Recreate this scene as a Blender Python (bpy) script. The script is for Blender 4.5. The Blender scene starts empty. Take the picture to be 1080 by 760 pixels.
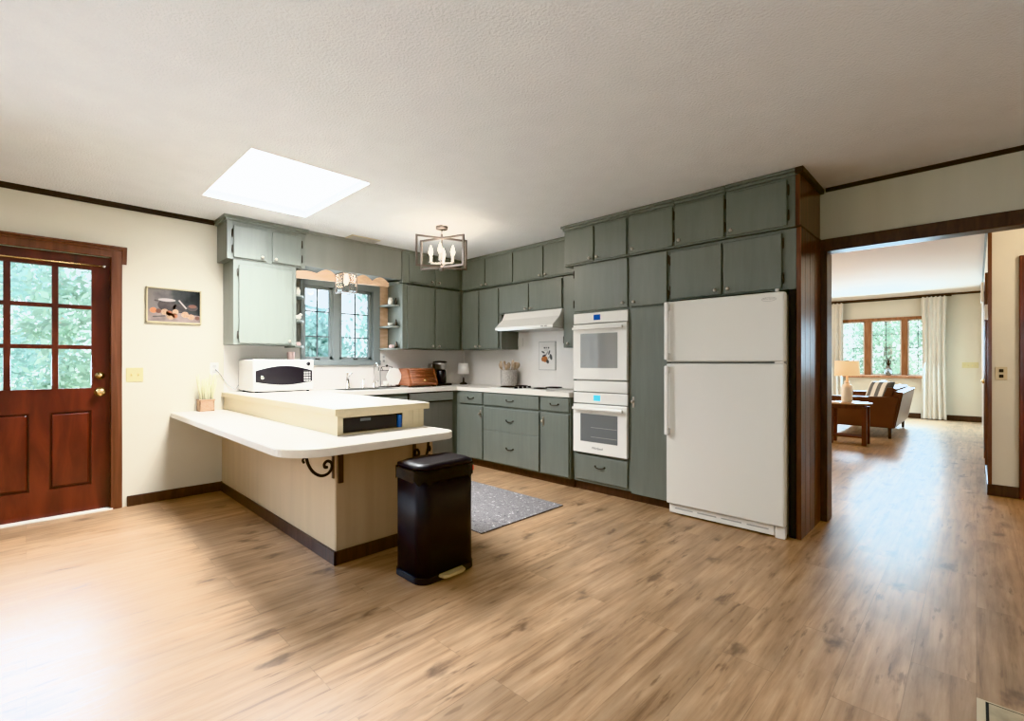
import bpy, bmesh, math, random
from mathutils import Vector, Matrix
R = math.radians
random.seed(7)
C = bpy.context.scene.collection
SC = bpy.context.scene

# ------------------------------------------------------------------ materials
def nt(name):
    m = bpy.data.materials.new(name); m.use_nodes = True
    t = m.node_tree; b = t.nodes['Principled BSDF']
    return m, t, b
def N(t, k, **kw):
    n = t.nodes.new(k)
    for a, v in kw.items(): setattr(n, a, v)
    return n
def plain(name, col, rough=.5, metal=0, spec=.5, bump=0, bscale=80, var=0, vscale=(6,6,6), coat=0, emit=None, estr=0):
    m, t, b = nt(name)
    b.inputs['Base Color'].default_value = (*col, 1); b.inputs['Roughness'].default_value = rough
    b.inputs['Metallic'].default_value = metal; b.inputs['Specular IOR Level'].default_value = spec
    b.inputs['Coat Weight'].default_value = coat; b.inputs['Coat Roughness'].default_value = .1
    if emit: b.inputs['Emission Color'].default_value = (*emit, 1); b.inputs['Emission Strength'].default_value = estr
    tc = N(t, 'ShaderNodeTexCoord')
    if var:
        mp = N(t, 'ShaderNodeMapping'); mp.inputs['Scale'].default_value = vscale
        no = N(t, 'ShaderNodeTexNoise'); no.inputs['Scale'].default_value = 1; no.inputs['Detail'].default_value = 5
        mr = N(t, 'ShaderNodeMapRange'); mr.inputs[1].default_value = .3; mr.inputs[2].default_value = .7
        mr.inputs[3].default_value = 1-var; mr.inputs[4].default_value = 1+var
        mx = N(t, 'ShaderNodeVectorMath', operation='SCALE'); mx.inputs[0].default_value = col
        t.links.new(tc.outputs['Object'], mp.inputs[0]); t.links.new(mp.outputs[0], no.inputs['Vector'])
        t.links.new(no.outputs['Fac'], mr.inputs[0]); t.links.new(mr.outputs[0], mx.inputs['Scale'])
        t.links.new(mx.outputs[0], b.inputs['Base Color'])
    if bump:
        no = N(t, 'ShaderNodeTexNoise'); no.inputs['Scale'].default_value = bscale; no.inputs['Detail'].default_value = 3
        bu = N(t, 'ShaderNodeBump'); bu.inputs['Strength'].default_value = bump; bu.inputs['Distance'].default_value = .01
        t.links.new(tc.outputs['Object'], no.inputs['Vector']); t.links.new(no.outputs['Fac'], bu.inputs['Height'])
        t.links.new(bu.outputs[0], b.inputs['Normal'])
    return m
def wood(name, c1, c2, scale=(40,40,2.5), rough=.4, coat=0, c3=None):
    m, t, b = nt(name)
    tc = N(t, 'ShaderNodeTexCoord'); mp = N(t, 'ShaderNodeMapping'); mp.inputs['Scale'].default_value = scale
    no = N(t, 'ShaderNodeTexNoise'); no.inputs['Scale'].default_value = 1; no.inputs['Detail'].default_value = 6; no.inputs['Distortion'].default_value = .6
    cr = N(t, 'ShaderNodeValToRGB'); e = cr.color_ramp.elements
    e[0].position = .3; e[0].color = (*c1, 1); e[1].position = .7; e[1].color = (*c2, 1)
    if c3: x = e.new(.5); x.color = (*c3, 1)
    t.links.new(tc.outputs['Object'], mp.inputs[0]); t.links.new(mp.outputs[0], no.inputs['Vector'])
    t.links.new(no.outputs['Fac'], cr.inputs[0]); t.links.new(cr.outputs[0], b.inputs['Base Color'])
    b.inputs['Roughness'].default_value = rough; b.inputs['Coat Weight'].default_value = coat; b.inputs['Coat Roughness'].default_value = .15
    bu = N(t, 'ShaderNodeBump'); bu.inputs['Strength'].default_value = .08; bu.inputs['Distance'].default_value = .01
    t.links.new(no.outputs['Fac'], bu.inputs['Height']); t.links.new(bu.outputs[0], b.inputs['Normal'])
    return m
def floor_mat():
    m, t, b = nt('plank_floor')
    L = t.links.new
    tc = N(t, 'ShaderNodeTexCoord'); sp = N(t, 'ShaderNodeSeparateXYZ'); cb = N(t, 'ShaderNodeCombineXYZ')
    L(tc.outputs['Object'], sp.inputs[0]); L(sp.outputs['Y'], cb.inputs['X']); L(sp.outputs['X'], cb.inputs['Y'])
    br = N(t, 'ShaderNodeTexBrick'); br.offset = .37; br.offset_frequency = 2
    br.inputs['Color1'].default_value = (0,0,0,1); br.inputs['Color2'].default_value = (1,1,1,1); br.inputs['Mortar'].default_value = (.5,.5,.5,1)
    br.inputs['Scale'].default_value = 1; br.inputs['Mortar Size'].default_value = .0012; br.inputs['Mortar Smooth'].default_value = .2
    br.inputs['Brick Width'].default_value = 1.22; br.inputs['Row Height'].default_value = .185
    L(cb.outputs[0], br.inputs['Vector'])
    sc = N(t, 'ShaderNodeVectorMath', operation='MULTIPLY'); sc.inputs[1].default_value = (1.9, 30, 1)
    L(cb.outputs[0], sc.inputs[0])
    ofs = N(t, 'ShaderNodeVectorMath', operation='SCALE'); ofs.inputs['Scale'].default_value = 37
    L(br.outputs['Color'], ofs.inputs[0])
    ad = N(t, 'ShaderNodeVectorMath', operation='ADD'); L(sc.outputs[0], ad.inputs[0]); L(ofs.outputs[0], ad.inputs[1])
    g = N(t, 'ShaderNodeTexNoise'); g.inputs['Scale'].default_value = 1; g.inputs['Detail'].default_value = 8; g.inputs['Roughness'].default_value = .65; g.inputs['Distortion'].default_value = .25
    L(ad.outputs[0], g.inputs['Vector'])
    cr = N(t, 'ShaderNodeValToRGB'); e = cr.color_ramp.elements
    e[0].position = .28; e[0].color = (.20,.118,.066,1); e[1].position = .72; e[1].color = (.50,.345,.215,1)
    x = e.new(.46); x.color = (.37,.235,.135,1)
    L(g.outputs['Fac'], cr.inputs[0])
    # per-plank tone
    mr = N(t, 'ShaderNodeMapRange'); mr.inputs[3].default_value = .86; mr.inputs[4].default_value = 1.12
    L(br.outputs['Color'], mr.inputs[0])
    # broad blotches
    bl = N(t, 'ShaderNodeTexNoise'); bl.inputs['Scale'].default_value = 1; bl.inputs['Detail'].default_value = 4
    s2 = N(t, 'ShaderNodeVectorMath', operation='MULTIPLY'); s2.inputs[1].default_value = (3, 9, 1); L(cb.outputs[0], s2.inputs[0]); L(s2.outputs[0], bl.inputs['Vector'])
    m2 = N(t, 'ShaderNodeMapRange'); m2.inputs[1].default_value = .3; m2.inputs[2].default_value = .7; m2.inputs[3].default_value = .8; m2.inputs[4].default_value = 1.14
    L(bl.outputs['Fac'], m2.inputs[0])
    mu = N(t, 'ShaderNodeMath', operation='MULTIPLY'); L(mr.outputs[0], mu.inputs[0]); L(m2.outputs[0], mu.inputs[1])
    v1 = N(t, 'ShaderNodeVectorMath', operation='SCALE'); L(cr.outputs[0], v1.inputs[0]); L(mu.outputs[0], v1.inputs['Scale'])
    # knots
    s3 = N(t, 'ShaderNodeVectorMath', operation='MULTIPLY'); s3.inputs[1].default_value = (2.3, 4.6, 1); L(cb.outputs[0], s3.inputs[0])
    dn = N(t, 'ShaderNodeTexNoise'); dn.inputs['Scale'].default_value = 4.5; dn.inputs['Detail'].default_value = 4; L(s3.outputs[0], dn.inputs['Vector'])
    ds = N(t, 'ShaderNodeVectorMath', operation='SCALE'); ds.inputs['Scale'].default_value = .55; L(dn.outputs['Color'], ds.inputs[0])
    da = N(t, 'ShaderNodeVectorMath', operation='ADD'); L(s3.outputs[0], da.inputs[0]); L(ds.outputs[0], da.inputs[1])
    vo = N(t, 'ShaderNodeTexVoronoi'); vo.voronoi_dimensions = '2D'; vo.inputs['Scale'].default_value = 1; L(da.outputs[0], vo.inputs['Vector'])
    km = N(t, 'ShaderNodeMapRange'); km.interpolation_type = 'SMOOTHSTEP'; km.inputs[1].default_value = .0; km.inputs[2].default_value = .22; km.inputs[3].default_value = 1; km.inputs[4].default_value = 0
    L(vo.outputs['Distance'], km.inputs[0])
    sr = N(t, 'ShaderNodeSeparateColor'); L(vo.outputs['Color'], sr.inputs[0])
    gt = N(t, 'ShaderNodeMath', operation='GREATER_THAN'); gt.inputs[1].default_value = .62; L(sr.outputs[0], gt.inputs[0])
    kf = N(t, 'ShaderNodeMath', operation='MULTIPLY'); L(km.outputs[0], kf.inputs[0]); L(gt.outputs[0], kf.inputs[1])
    k2 = N(t, 'ShaderNodeMath', operation='MULTIPLY'); k2.inputs[1].default_value = .72; L(kf.outputs[0], k2.inputs[0])
    mk = N(t, 'ShaderNodeMix', data_type='RGBA'); mk.inputs['B'].default_value = (.07,.04,.025,1)
    L(k2.outputs[0], mk.inputs['Factor']); L(v1.outputs[0], mk.inputs['A'])
    # flecks: short dark dashes along the grain
    s5 = N(t, 'ShaderNodeVectorMath', operation='MULTIPLY'); s5.inputs[1].default_value = (6, 34, 1); L(cb.outputs[0], s5.inputs[0])
    s6 = N(t, 'ShaderNodeVectorMath', operation='ADD'); L(s5.outputs[0], s6.inputs[0]); L(ofs.outputs[0], s6.inputs[1])
    fl = N(t, 'ShaderNodeTexNoise'); fl.inputs['Scale'].default_value = 1; fl.inputs['Detail'].default_value = 3; fl.inputs['Roughness'].default_value = .55; L(s6.outputs[0], fl.inputs['Vector'])
    fm = N(t, 'ShaderNodeMapRange'); fm.interpolation_type = 'SMOOTHSTEP'; fm.inputs[1].default_value = .57; fm.inputs[2].default_value = .70; fm.inputs[3].default_value = 0; fm.inputs[4].default_value = .75; L(fl.outputs['Fac'], fm.inputs[0])
    bm_ = N(t, 'ShaderNodeTexNoise'); bm_.inputs['Scale'].default_value = 1; bm_.inputs['Detail'].default_value = 2; L(s3.outputs[0], bm_.inputs['Vector'])
    bm2 = N(t, 'ShaderNodeMapRange'); bm2.inputs[1].default_value = .36; bm2.inputs[2].default_value = .62; L(bm_.outputs['Fac'], bm2.inputs[0])
    ff = N(t, 'ShaderNodeMath', operation='MULTIPLY'); L(fm.outputs[0], ff.inputs[0]); L(bm2.outputs[0], ff.inputs[1])
    mf = N(t, 'ShaderNodeMix', data_type='RGBA'); mf.inputs['B'].default_value = (.12,.065,.035,1); L(ff.outputs[0], mf.inputs['Factor']); L(mk.outputs['Result'], mf.inputs['A'])
    mk = mf
    # seams
    sm = N(t, 'ShaderNodeMath', operation='MULTIPLY'); sm.inputs[1].default_value = .4; L(br.outputs['Fac'], sm.inputs[0])
    ms = N(t, 'ShaderNodeMix', data_type='RGBA'); ms.inputs['B'].default_value = (.1,.055,.03,1)
    L(sm.outputs[0], ms.inputs['Factor']); L(mk.outputs['Result'], ms.inputs['A'])
    L(ms.outputs['Result'], b.inputs['Base Color'])
    rr = N(t, 'ShaderNodeMapRange'); rr.inputs[3].default_value = .31; rr.inputs[4].default_value = .43; L(g.outputs['Fac'], rr.inputs[0]); L(rr.outputs[0], b.inputs['Roughness'])
    b.inputs['Specular IOR Level'].default_value = .55
    bu = N(t, 'ShaderNodeBump'); bu.inputs['Strength'].default_value = .05; bu.inputs['Distance'].default_value = .01
    L(g.outputs['Fac'], bu.inputs['Height']); L(bu.outputs[0], b.inputs['Normal'])
    return m
def glass_mat(name, tint=(1,1,1), refl=.08, rough=0.0):
    m = bpy.data.materials.new(name); m.use_nodes = True; t = m.node_tree; t.nodes.clear()
    o = N(t, 'ShaderNodeOutputMaterial'); mx = N(t, 'ShaderNodeMixShader'); tr = N(t, 'ShaderNodeBsdfTransparent'); gl = N(t, 'ShaderNodeBsdfGlossy')
    lw = N(t, 'ShaderNodeLayerWeight'); fr = N(t, 'ShaderNodeMath', operation='POWER'); fr.inputs[1].default_value = 4; t.links.new(lw.outputs['Facing'], fr.inputs[0])
    fr = (lambda p: (t.links.new(p.outputs[0], q.inputs[0]), q)[1] if (q := N(t, 'ShaderNodeMath', operation='MULTIPLY_ADD')) else None)(fr); fr.inputs[1].default_value = .6; fr.inputs[2].default_value = .03
    tr.inputs['Color'].default_value = (*tint, 1); gl.inputs['Roughness'].default_value = rough
    t.links.new(fr.outputs[0], mx.inputs[0]); t.links.new(tr.outputs[0], mx.inputs[1]); t.links.new(gl.outputs[0], mx.inputs[2]); t.links.new(mx.outputs[0], o.inputs[0])
    return m
def emis(name, col, s):
    m = bpy.data.materials.new(name); m.use_nodes = True; t = m.node_tree; t.nodes.clear()
    o = N(t, 'ShaderNodeOutputMaterial'); e = N(t, 'ShaderNodeEmission'); e.inputs[0].default_value = (*col, 1); e.inputs[1].default_value = s
    t.links.new(e.outputs[0], o.inputs[0]); return m
def speckle(name, cols, scale, rough=.9):
    m, t, b = nt(name)
    tc = N(t, 'ShaderNodeTexCoord'); v = N(t, 'ShaderNodeTexNoise'); v.inputs['Scale'].default_value = scale; v.inputs['Detail'].default_value = 6; v.inputs['Roughness'].default_value = .8
    cr = N(t, 'ShaderNodeValToRGB'); e = cr.color_ramp.elements
    n = len(cols)
    e[0].position = .36; e[0].color = (*cols[0], 1); e[1].position = .64; e[1].color = (*cols[-1], 1)
    for i in range(1, n-1): x = e.new(.36+.28*i/(n-1)); x.color = (*cols[i], 1)
    t.links.new(tc.outputs['Object'], v.inputs['Vector']); t.links.new(v.outputs['Fac'], cr.inputs[0]); t.links.new(cr.outputs[0], b.inputs['Base Color'])
    b.inputs['Roughness'].default_value = rough
    bu = N(t, 'ShaderNodeBump'); bu.inputs['Strength'].default_value = .4; bu.inputs['Distance'].default_value = .005
    t.links.new(v.outputs['Fac'], bu.inputs['Height']); t.links.new(bu.outputs[0], b.inputs['Normal'])
    return m

M = dict(
 floor=floor_mat(),
 ceiling=plain('ceiling_texture', (.72,.735,.745), .9, bump=.5, bscale=85, var=.02),
 ceilingw=plain('warm_ceiling', (.76,.68,.61), .9, bump=.3, bscale=60),
 wall=plain('cream_wall', (.65,.612,.515), .7, var=.02, vscale=(2,2,2)),
 header=plain('cream_panelling', (.52,.50,.41), .6, var=.03, vscale=(9,9,.8)),
 splash=plain('pale_backsplash', (.80,.765,.73), .3, var=.02),
 green=plain('sage_paint', (.158,.172,.152), .38, var=.06, vscale=(30,30,3), bump=.03, bscale=40),
 greenin=plain('sage_shadow', (.03,.035,.03), .8),
 soffit=plain('grey_sage_panel', (.19,.195,.175), .5, var=.05, vscale=(20,12,1.5)),
 trimd=wood('dark_trim', (.034,.017,.011), (.07,.035,.022), (30,30,6), .35),
 panel=wood('side_panel_wood', (.02,.009,.0065), (.135,.06,.036), (34,34,1.2), .3, .3, (.075,.026,.014)),
 red=wood('mahogany', (.042,.008,.005), (.125,.023,.011), (30,9,2.0), .3, .3, (.075,.013,.007)),
 oak=wood('window_oak', (.20,.085,.04), (.36,.17,.085), (30,30,3), .4),
 redc=wood('casing_wood', (.07,.025,.013), (.145,.055,.028), (30,30,2), .35, .2),
 crownm=wood('near_black_trim', (.012,.008,.006), (.03,.017,.011), (30,30,6), .4),
 peach=wood('pine', (.50,.33,.21), (.68,.49,.34), (6,6,20), .5),
 lam=plain('cream_laminate', (.55,.47,.32), .45, var=.05, vscale=(3,3,25)),
 counter=plain('white_laminate', (.75,.71,.65), .28, var=.015, vscale=(30,30,30)),
 pen=plain('tan_panel', (.54,.435,.30), .55, var=.05, vscale=(14,14,1)),
 penshade=plain('tan_panel_shaded', (.45,.345,.24), .5, var=.06, vscale=(14,14,1)),  # tan panel darkened: shade of the end face put into its colour
 white=plain('white_enamel', (.80,.79,.76), .22, coat=.3),
 fridge=plain('fridge_white', (.74,.725,.68), .42, bump=.04, bscale=300),
 grey=plain('grey_plastic', (.40,.39,.37), .5),
 black=plain('black_plastic', (.008,.0065,.009), .32),
 blackm=plain('black_shell', (.011,.009,.012), .42, spec=.35),
 bag=plain('shiny_bag', (.006,.006,.007), .25, bump=.35, bscale=22, spec=.3),
 chrome=plain('chrome', (.72,.70,.68), .18, 1),
 steel=plain('steel', (.56,.55,.53), .32, 1, var=.04),
 brass=plain('brass', (.75,.58,.30), .25, 1),
 knob=plain('pewter', (.55,.50,.44), .28, 1),
 bronze=plain('dark_bronze', (.06,.05,.04), .4, .7),
 iron=plain('wrought_iron', (.02,.014,.012), .5, .5),
 gold=plain('gold_plastic', (.62,.50,.30), .35, .4),
 ovglass=plain('oven_glass', (.30,.31,.31), .06, spec=.8),
 ovglass2=plain('oven_glass_dim', (.17,.18,.185), .1, spec=.6),
 glass=glass_mat('window_glass'),
 frost=glass_mat('lamp_glass'),
 dome=emis('skylight_dome', (1,1,1), 14),
 bulb=emis('bulb_glow', (1,.86,.66), 7),
 lcd=emis('lcd_cyan', (.15,.78,.95), 1.0),
 lcdb=emis('lcd_blue', (.03,.09,.30), 1.0),
 frame=plain('bronze_frame', (.17,.145,.13), .35, .6),
 winpaint=plain('grey_blue_paint', (.20,.225,.225), .45),
 muntin=plain('muntin_grey', (.10,.12,.13), .5),
 ivory=plain('ivory_plastic', (.60,.54,.30), .4),
 whitep=plain('white_plastic', (.78,.76,.72), .4),
 rug=speckle('rug_weave', [(.03,.027,.035), (.26,.245,.25), (.12,.112,.118), (.62,.59,.58)], 30),
 wicker=speckle('wicker', [(.20,.11,.06), (.52,.36,.24)], 120),
 straw=plain('straw', (.60,.57,.40), .7),
 bread=wood('copper_wood', (.18,.06,.028), (.38,.16,.085), (4,4,40), .35, .2),
 crock=speckle('crock_weave', [(.25,.23,.21), (.62,.58,.54)], 90),
 utens=wood('utensil_wood', (.42,.30,.20), (.68,.55,.42), (60,60,6), .6),
 shade=plain('lamp_shade_white', (.82,.79,.75), .8),
 shadew=plain('lamp_shade_warm', (.85,.70,.48), .8, emit=(1,.66,.34), estr=.55),
 ceram=plain('ceramic', (.80,.76,.68), .3),
 pink=plain('pink_glass', (.75,.55,.52), .3),
 dark=plain('dark_gap', (.012,.011,.011), .7),
 dish=plain('dishwasher_grey', (.22,.215,.20), .3, .5, var=.04, vscale=(2,60,2)),
 leather=plain('brown_leather', (.105,.042,.026), .36, var=.12, vscale=(4,4,4), bump=.1, bscale=30),
 leatherg=plain('worn_leather', (.105,.042,.026), .3, var=.1, vscale=(4,4,4)),
 curtain=plain('linen_curtain', (.68,.65,.58), .8, var=.04),
 tablew=wood('table_wood', (.05,.011,.006), (.13,.03,.016), (20,20,3), .3, .3),
 tabletop=plain('table_top_tan', (.55,.38,.26), .3),
 bark=plain('bark', (.42,.36,.30), .9, bump=.5, bscale=15),
 lawn=plain('lawn', (.30,.36,.20), .9, var=.3, vscale=(1,1,1)),
 blue=plain('blue_sticker', (.03,.12,.40), .4),
 redp=plain('red_tab', (.6,.03,.03), .4),
 tile=plain('vent_metal', (.42,.37,.26), .35, .5, var=.25, vscale=(14,14,14)),
 paper=plain('poster_paper', (.80,.77,.74), .5),
 ink=plain('ink_grey', (.10,.10,.10), .6),
 orange=plain('fruit_orange', (.50,.19,.07), .6, var=.25, vscale=(40,40,40)),
 p_bg=None, cloth=plain('pale_cloth', (.17,.13,.115), .7, var=.2, vscale=(20,20,20)),
 pot=plain('painted_pot', (.035,.025,.022), .6, var=.5, vscale=(20,20,20)),
 potin=plain('painted_pot_rim', (.30,.26,.24), .6),
 gframe=plain('olive_gold_frame', (.36,.31,.19), .45),
)
def paint_bg():
    m, t, b = nt('painted_background')
    tc = N(t, 'ShaderNodeTexCoord'); sp = N(t, 'ShaderNodeSeparateXYZ'); t.links.new(tc.outputs['Object'], sp.inputs[0])
    no = N(t, 'ShaderNodeTexNoise'); no.inputs['Scale'].default_value = 9; no.inputs['Detail'].default_value = 6; t.links.new(tc.outputs['Object'], no.inputs['Vector'])
    a = N(t, 'ShaderNodeMath', operation='MULTIPLY_ADD'); a.inputs[1].default_value = 2.4; a.inputs[2].default_value = 0; t.links.new(sp.outputs['Y'], a.inputs[0])
    s = N(t, 'ShaderNodeMath', operation='ADD'); t.links.new(a.outputs[0], s.inputs[0]); t.links.new(no.outputs['Fac'], s.inputs[1])
    cr = N(t, 'ShaderNodeValToRGB'); e = cr.color_ramp.elements
    e[0].position = .15; e[0].color = (.15,.13,.12,1); e[1].position = .95; e[1].color = (.012,.013,.013,1); x = e.new(.5); x.color = (.045,.047,.046,1)
    t.links.new(s.outputs[0], cr.inputs[0]); t.links.new(cr.outputs[0], b.inputs['Base Color']); b.inputs['Roughness'].default_value = .7; b.inputs['Specular IOR Level'].default_value = .2
    return m
M['p_bg'] = paint_bg()
def leaf_mat(name, col):
    m = bpy.data.materials.new(name); m.use_nodes = True; t = m.node_tree; t.nodes.clear()
    o = N(t, 'ShaderNodeOutputMaterial'); mx = N(t, 'ShaderNodeMixShader'); d = N(t, 'ShaderNodeBsdfDiffuse'); tr = N(t, 'ShaderNodeBsdfTranslucent')
    tc = N(t, 'ShaderNodeTexCoord'); no = N(t, 'ShaderNodeTexNoise'); no.inputs['Scale'].default_value = 3; mr = N(t, 'ShaderNodeMapRange'); mr.inputs[1].default_value = .3; mr.inputs[2].default_value = .7; mr.inputs[3].default_value = .65; mr.inputs[4].default_value = 1.15
    v = N(t, 'ShaderNodeVectorMath', operation='SCALE'); v.inputs[0].default_value = col
    t.links.new(tc.outputs['Object'], no.inputs['Vector']); t.links.new(no.outputs['Fac'], mr.inputs[0]); t.links.new(mr.outputs[0], v.inputs['Scale'])
    t.links.new(v.outputs[0], d.inputs[0]); t.links.new(v.outputs[0], tr.inputs[0]); mx.inputs[0].default_value = .5
    t.links.new(d.outputs[0], mx.inputs[1]); t.links.new(tr.outputs[0], mx.inputs[2]); t.links.new(mx.outputs[0], o.inputs[0]); return m
M['leaf'] = leaf_mat('leaf', (.62,.75,.62)); M['leaf2'] = leaf_mat('leaf_teal', (.60,.76,.71))

# ------------------------------------------------------------------ geometry helpers
class G:
    """collects shapes with material slots into one mesh"""
    def __init__(s): s.bm = bmesh.new(); s.mats = []
    def _mi(s, m):
        if m not in s.mats: s.mats.append(m)
        return s.mats.index(m)
    def box(s, x0, x1, y0, y1, z0, z1, m=None, bev=0, seg=2, smooth=False):
        x0, x1 = sorted((x0, x1)); y0, y1 = sorted((y0, y1)); z0, z1 = sorted((z0, z1))
        v = [s.bm.verts.new(p) for p in ((x0,y0,z0),(x1,y0,z0),(x1,y1,z0),(x0,y1,z0),(x0,y0,z1),(x1,y0,z1),(x1,y1,z1),(x0,y1,z1))]
        fs = [s.bm.faces.new([v[i] for i in q]) for q in ((3,2,1,0),(4,5,6,7),(0,1,5,4),(1,2,6,5),(2,3,7,6),(3,0,4,7))]
        if m is not None:
            for f in fs: f.material_index = s._mi(m)
        if bev:
            es = list({e for f in fs for e in f.edges})
            r = bmesh.ops.bevel(s.bm, geom=es, offset=bev, segments=seg, affect='EDGES', profile=.5)
            if smooth:
                for f in r['faces']: f.smooth = True
        return s
    def prism(s, poly, axis, a, b, m=None, bev=0):
        """poly: 2D points; axis: 'x','y','z' of extrusion from a to b"""
        def P(p, q):
            u, w = p
            return {'z': (u, w, q), 'x': (q, u, w), 'y': (u, q, w)}[axis]
        lo = [s.bm.verts.new(P(p, a)) for p in poly]; hi = [s.bm.verts.new(P(p, b)) for p in poly]
        n = len(poly); fs = [s.bm.faces.new(lo[::-1]), s.bm.faces.new(hi)]
        for i in range(n): fs.append(s.bm.faces.new((lo[i], lo[(i+1) % n], hi[(i+1) % n], hi[i])))
        if m is not None:
            for f in fs: f.material_index = s._mi(m)
        bmesh.ops.recalc_face_normals(s.bm, faces=fs)
        if bev: bmesh.ops.bevel(s.bm, geom=list({e for f in fs[:2] for e in f.edges}), offset=bev, segments=2, affect='EDGES')
        return s
    def lathe(s, prof, o, ax=(0,0,1), seg=20, m=None, smooth=True):
        """prof: (radius, height) along axis ax from o"""
        ax = Vector(ax).normalized(); q = Vector((0,0,1)).rotation_difference(ax).to_matrix(); o = Vector(o)
        rings = []
        for r, h in prof:
            if r < 1e-6: rings.append([s.bm.verts.new(o + q @ Vector((0,0,h)))])
            else: rings.append([s.bm.verts.new(o + q @ Vector((r*math.cos(2*math.pi*i/seg), r*math.sin(2*math.pi*i/seg), h))) for i in range(seg)])
        fs = []
        for a, b in zip(rings, rings[1:]):
            for i in range(seg):
                j = (i+1) % seg
                if len(a) == 1 and len(b) == 1: continue
                if len(a) == 1: f = s.bm.faces.new((a[0], b[j], b[i]))
                elif len(b) == 1: f = s.bm.faces.new((a[i], a[j], b[0]))
                else: f = s.bm.faces.new((a[i], a[j], b[j], b[i]))
                f.smooth = smooth; fs.append(f)
        for k, rg in ((0, rings[0]), (1, rings[-1])):
            if len(rg) > 1: fs.append(s.bm.faces.new(rg[::-1] if k == 0 else rg))
        bmesh.ops.recalc_face_normals(s.bm, faces=fs)
        if m is not None:
            for f in fs: f.material_index = s._mi(m)
        return s
    def tube(s, pts, r, seg=8, m=None, closed=False):
        pts = [Vector(p) for p in pts]; n = len(pts); rings = []; up = None
        for i, p in enumerate(pts):
            if closed: t = pts[(i+1) % n]-pts[i-1]
            else: t = pts[min(i+1, n-1)]-pts[max(i-1, 0)]
            t.normalize()
            if up is None: up = Vector((0,0,1)) if abs(t.z) < .9 else Vector((1,0,0))
            u = t.cross(up).normalized(); w = u.cross(t).normalized(); up = w
            rr = r[i] if isinstance(r, (list, tuple)) else r
            rings.append([s.bm.verts.new(p + (u*math.cos(2*math.pi*k/seg) + w*math.sin(2*math.pi*k/seg))*rr) for k in range(seg)])
        fs = []
        pr = list(zip(rings, rings[1:])) + ([(rings[-1], rings[0])] if closed else [])
        for a, b in pr:
            for k in range(seg):
                f = s.bm.faces.new((a[k], a[(k+1) % seg], b[(k+1) % seg], b[k])); f.smooth = True; fs.append(f)
        if not closed: fs += [s.bm.faces.new(rings[0][::-1]), s.bm.faces.new(rings[-1])]
        bmesh.ops.recalc_face_normals(s.bm, faces=fs)
        if m is not None:
            for f in fs: f.material_index = s._mi(m)
        return s
    def ball(s, c, r, m=None, seg=14, sc=(1,1,1)):
        prof = [(r*math.sin(math.pi*i/8), -r*math.cos(math.pi*i/8)) for i in range(9)]
        n0 = len(s.bm.verts); s.lathe(prof, (0,0,0), (0,0,1), seg, m); s.bm.verts.ensure_lookup_table()
        for v in s.bm.verts[n0:]: v.co = Vector((v.co.x*sc[0]+c[0], v.co.y*sc[1]+c[1], v.co.z*sc[2]+c[2]))
        return s
    def fbox(s, F, a0, a1, n0, n1, z0, z1, m=None, bev=0):
        k, p = F
        if k == 'L': return s.box(p+n0, p+n1, a0, a1, z0, z1, m, bev)
        return s.box(a0, a1, p-n1, p-n0, z0, z1, m, bev)
def fp(F, a, n, z):
    k, p = F
    return (p+n, a, z) if k == 'L' else (a, p-n, z)
def fax(F): return (1,0,0) if F[0] == 'L' else (0,-1,0)

def thing(name, label, cat, loc=(0,0,0), group=None):
    o = bpy.data.objects.new(name, None); C.objects.link(o); o.location = loc; o.empty_display_size = .1
    o['label'] = label; o['category'] = cat
    if group: o['group'] = group
    return o
def obj(name, g, mat, parent=None, label=None, loc=None):
    """link the collected mesh as one object; world coordinates are moved to the root's frame"""
    me = bpy.data.meshes.new(name); root = parent
    while root is not None and root.parent is not None: root = root.parent
    off = Vector(root.location) if root is not None else (Vector(loc) if loc else Vector((0,0,0)))
    bmesh.ops.translate(g.bm, verts=g.bm.verts, vec=-off); g.bm.to_mesh(me); g.bm.free()
    for m in (g.mats or [mat]): me.materials.append(M[m])
    o = bpy.data.objects.new(name, me); C.objects.link(o)
    if parent is not None: o.parent = parent
    elif loc: o.location = loc
    if label: o['label'] = label
    return o
def single(name, g, mat, label, cat, loc, group=None):
    o = obj(name, g, mat, None, label, loc); o['category'] = cat
    if group: o['group'] = group
    return o
def struct(name, g, mat, parent=None):
    o = obj(name, g, mat, parent)
    if parent is None: o['kind'] = 'structure'
    return o
def text(s, size, M4, mat, parent, name='lettering', align='CENTER'):
    cu = bpy.data.curves.new(name, 'FONT'); cu.body = s; cu.size = size; cu.align_x = align; cu.align_y = 'CENTER'; cu.extrude = .0004
    t = bpy.data.objects.new(name, cu); C.objects.link(t)
    me = bpy.data.meshes.new_from_object(t.evaluated_get(bpy.context.evaluated_depsgraph_get()))
    bpy.data.objects.remove(t); bpy.data.curves.remove(cu)
    root = parent
    while root.parent is not None: root = root.parent
    me.transform(Matrix.Translation(-Vector(root.location)) @ M4); me.materials.clear(); me.materials.append(M[mat])
    o = bpy.data.objects.new(name, me); C.objects.link(o); o.parent = parent
    return o
MR = lambda x, y, z: Matrix.Translation((x,y,z)) @ Matrix.Rotation(R(90), 4, 'X')                       # text on a face looking -Y
ML = lambda x, y, z: Matrix.Translation((x,y,z)) @ Matrix.Rotation(R(90), 4, 'Z') @ Matrix.Rotation(R(90), 4, 'X')  # on a face looking +X

# ------------------------------------------------------------------ key numbers (metres; camera stands over the origin)
H = 2.47; XL = -4.98; YR = 4.16; XF = -4.67; YF = 3.86; YT = 3.60; YB = 3.56; XB = -4.36; ZC = .895
XR = 1.6; YN = -3.2; YV = 13.15; XH = .085; YH = 6.0

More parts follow.
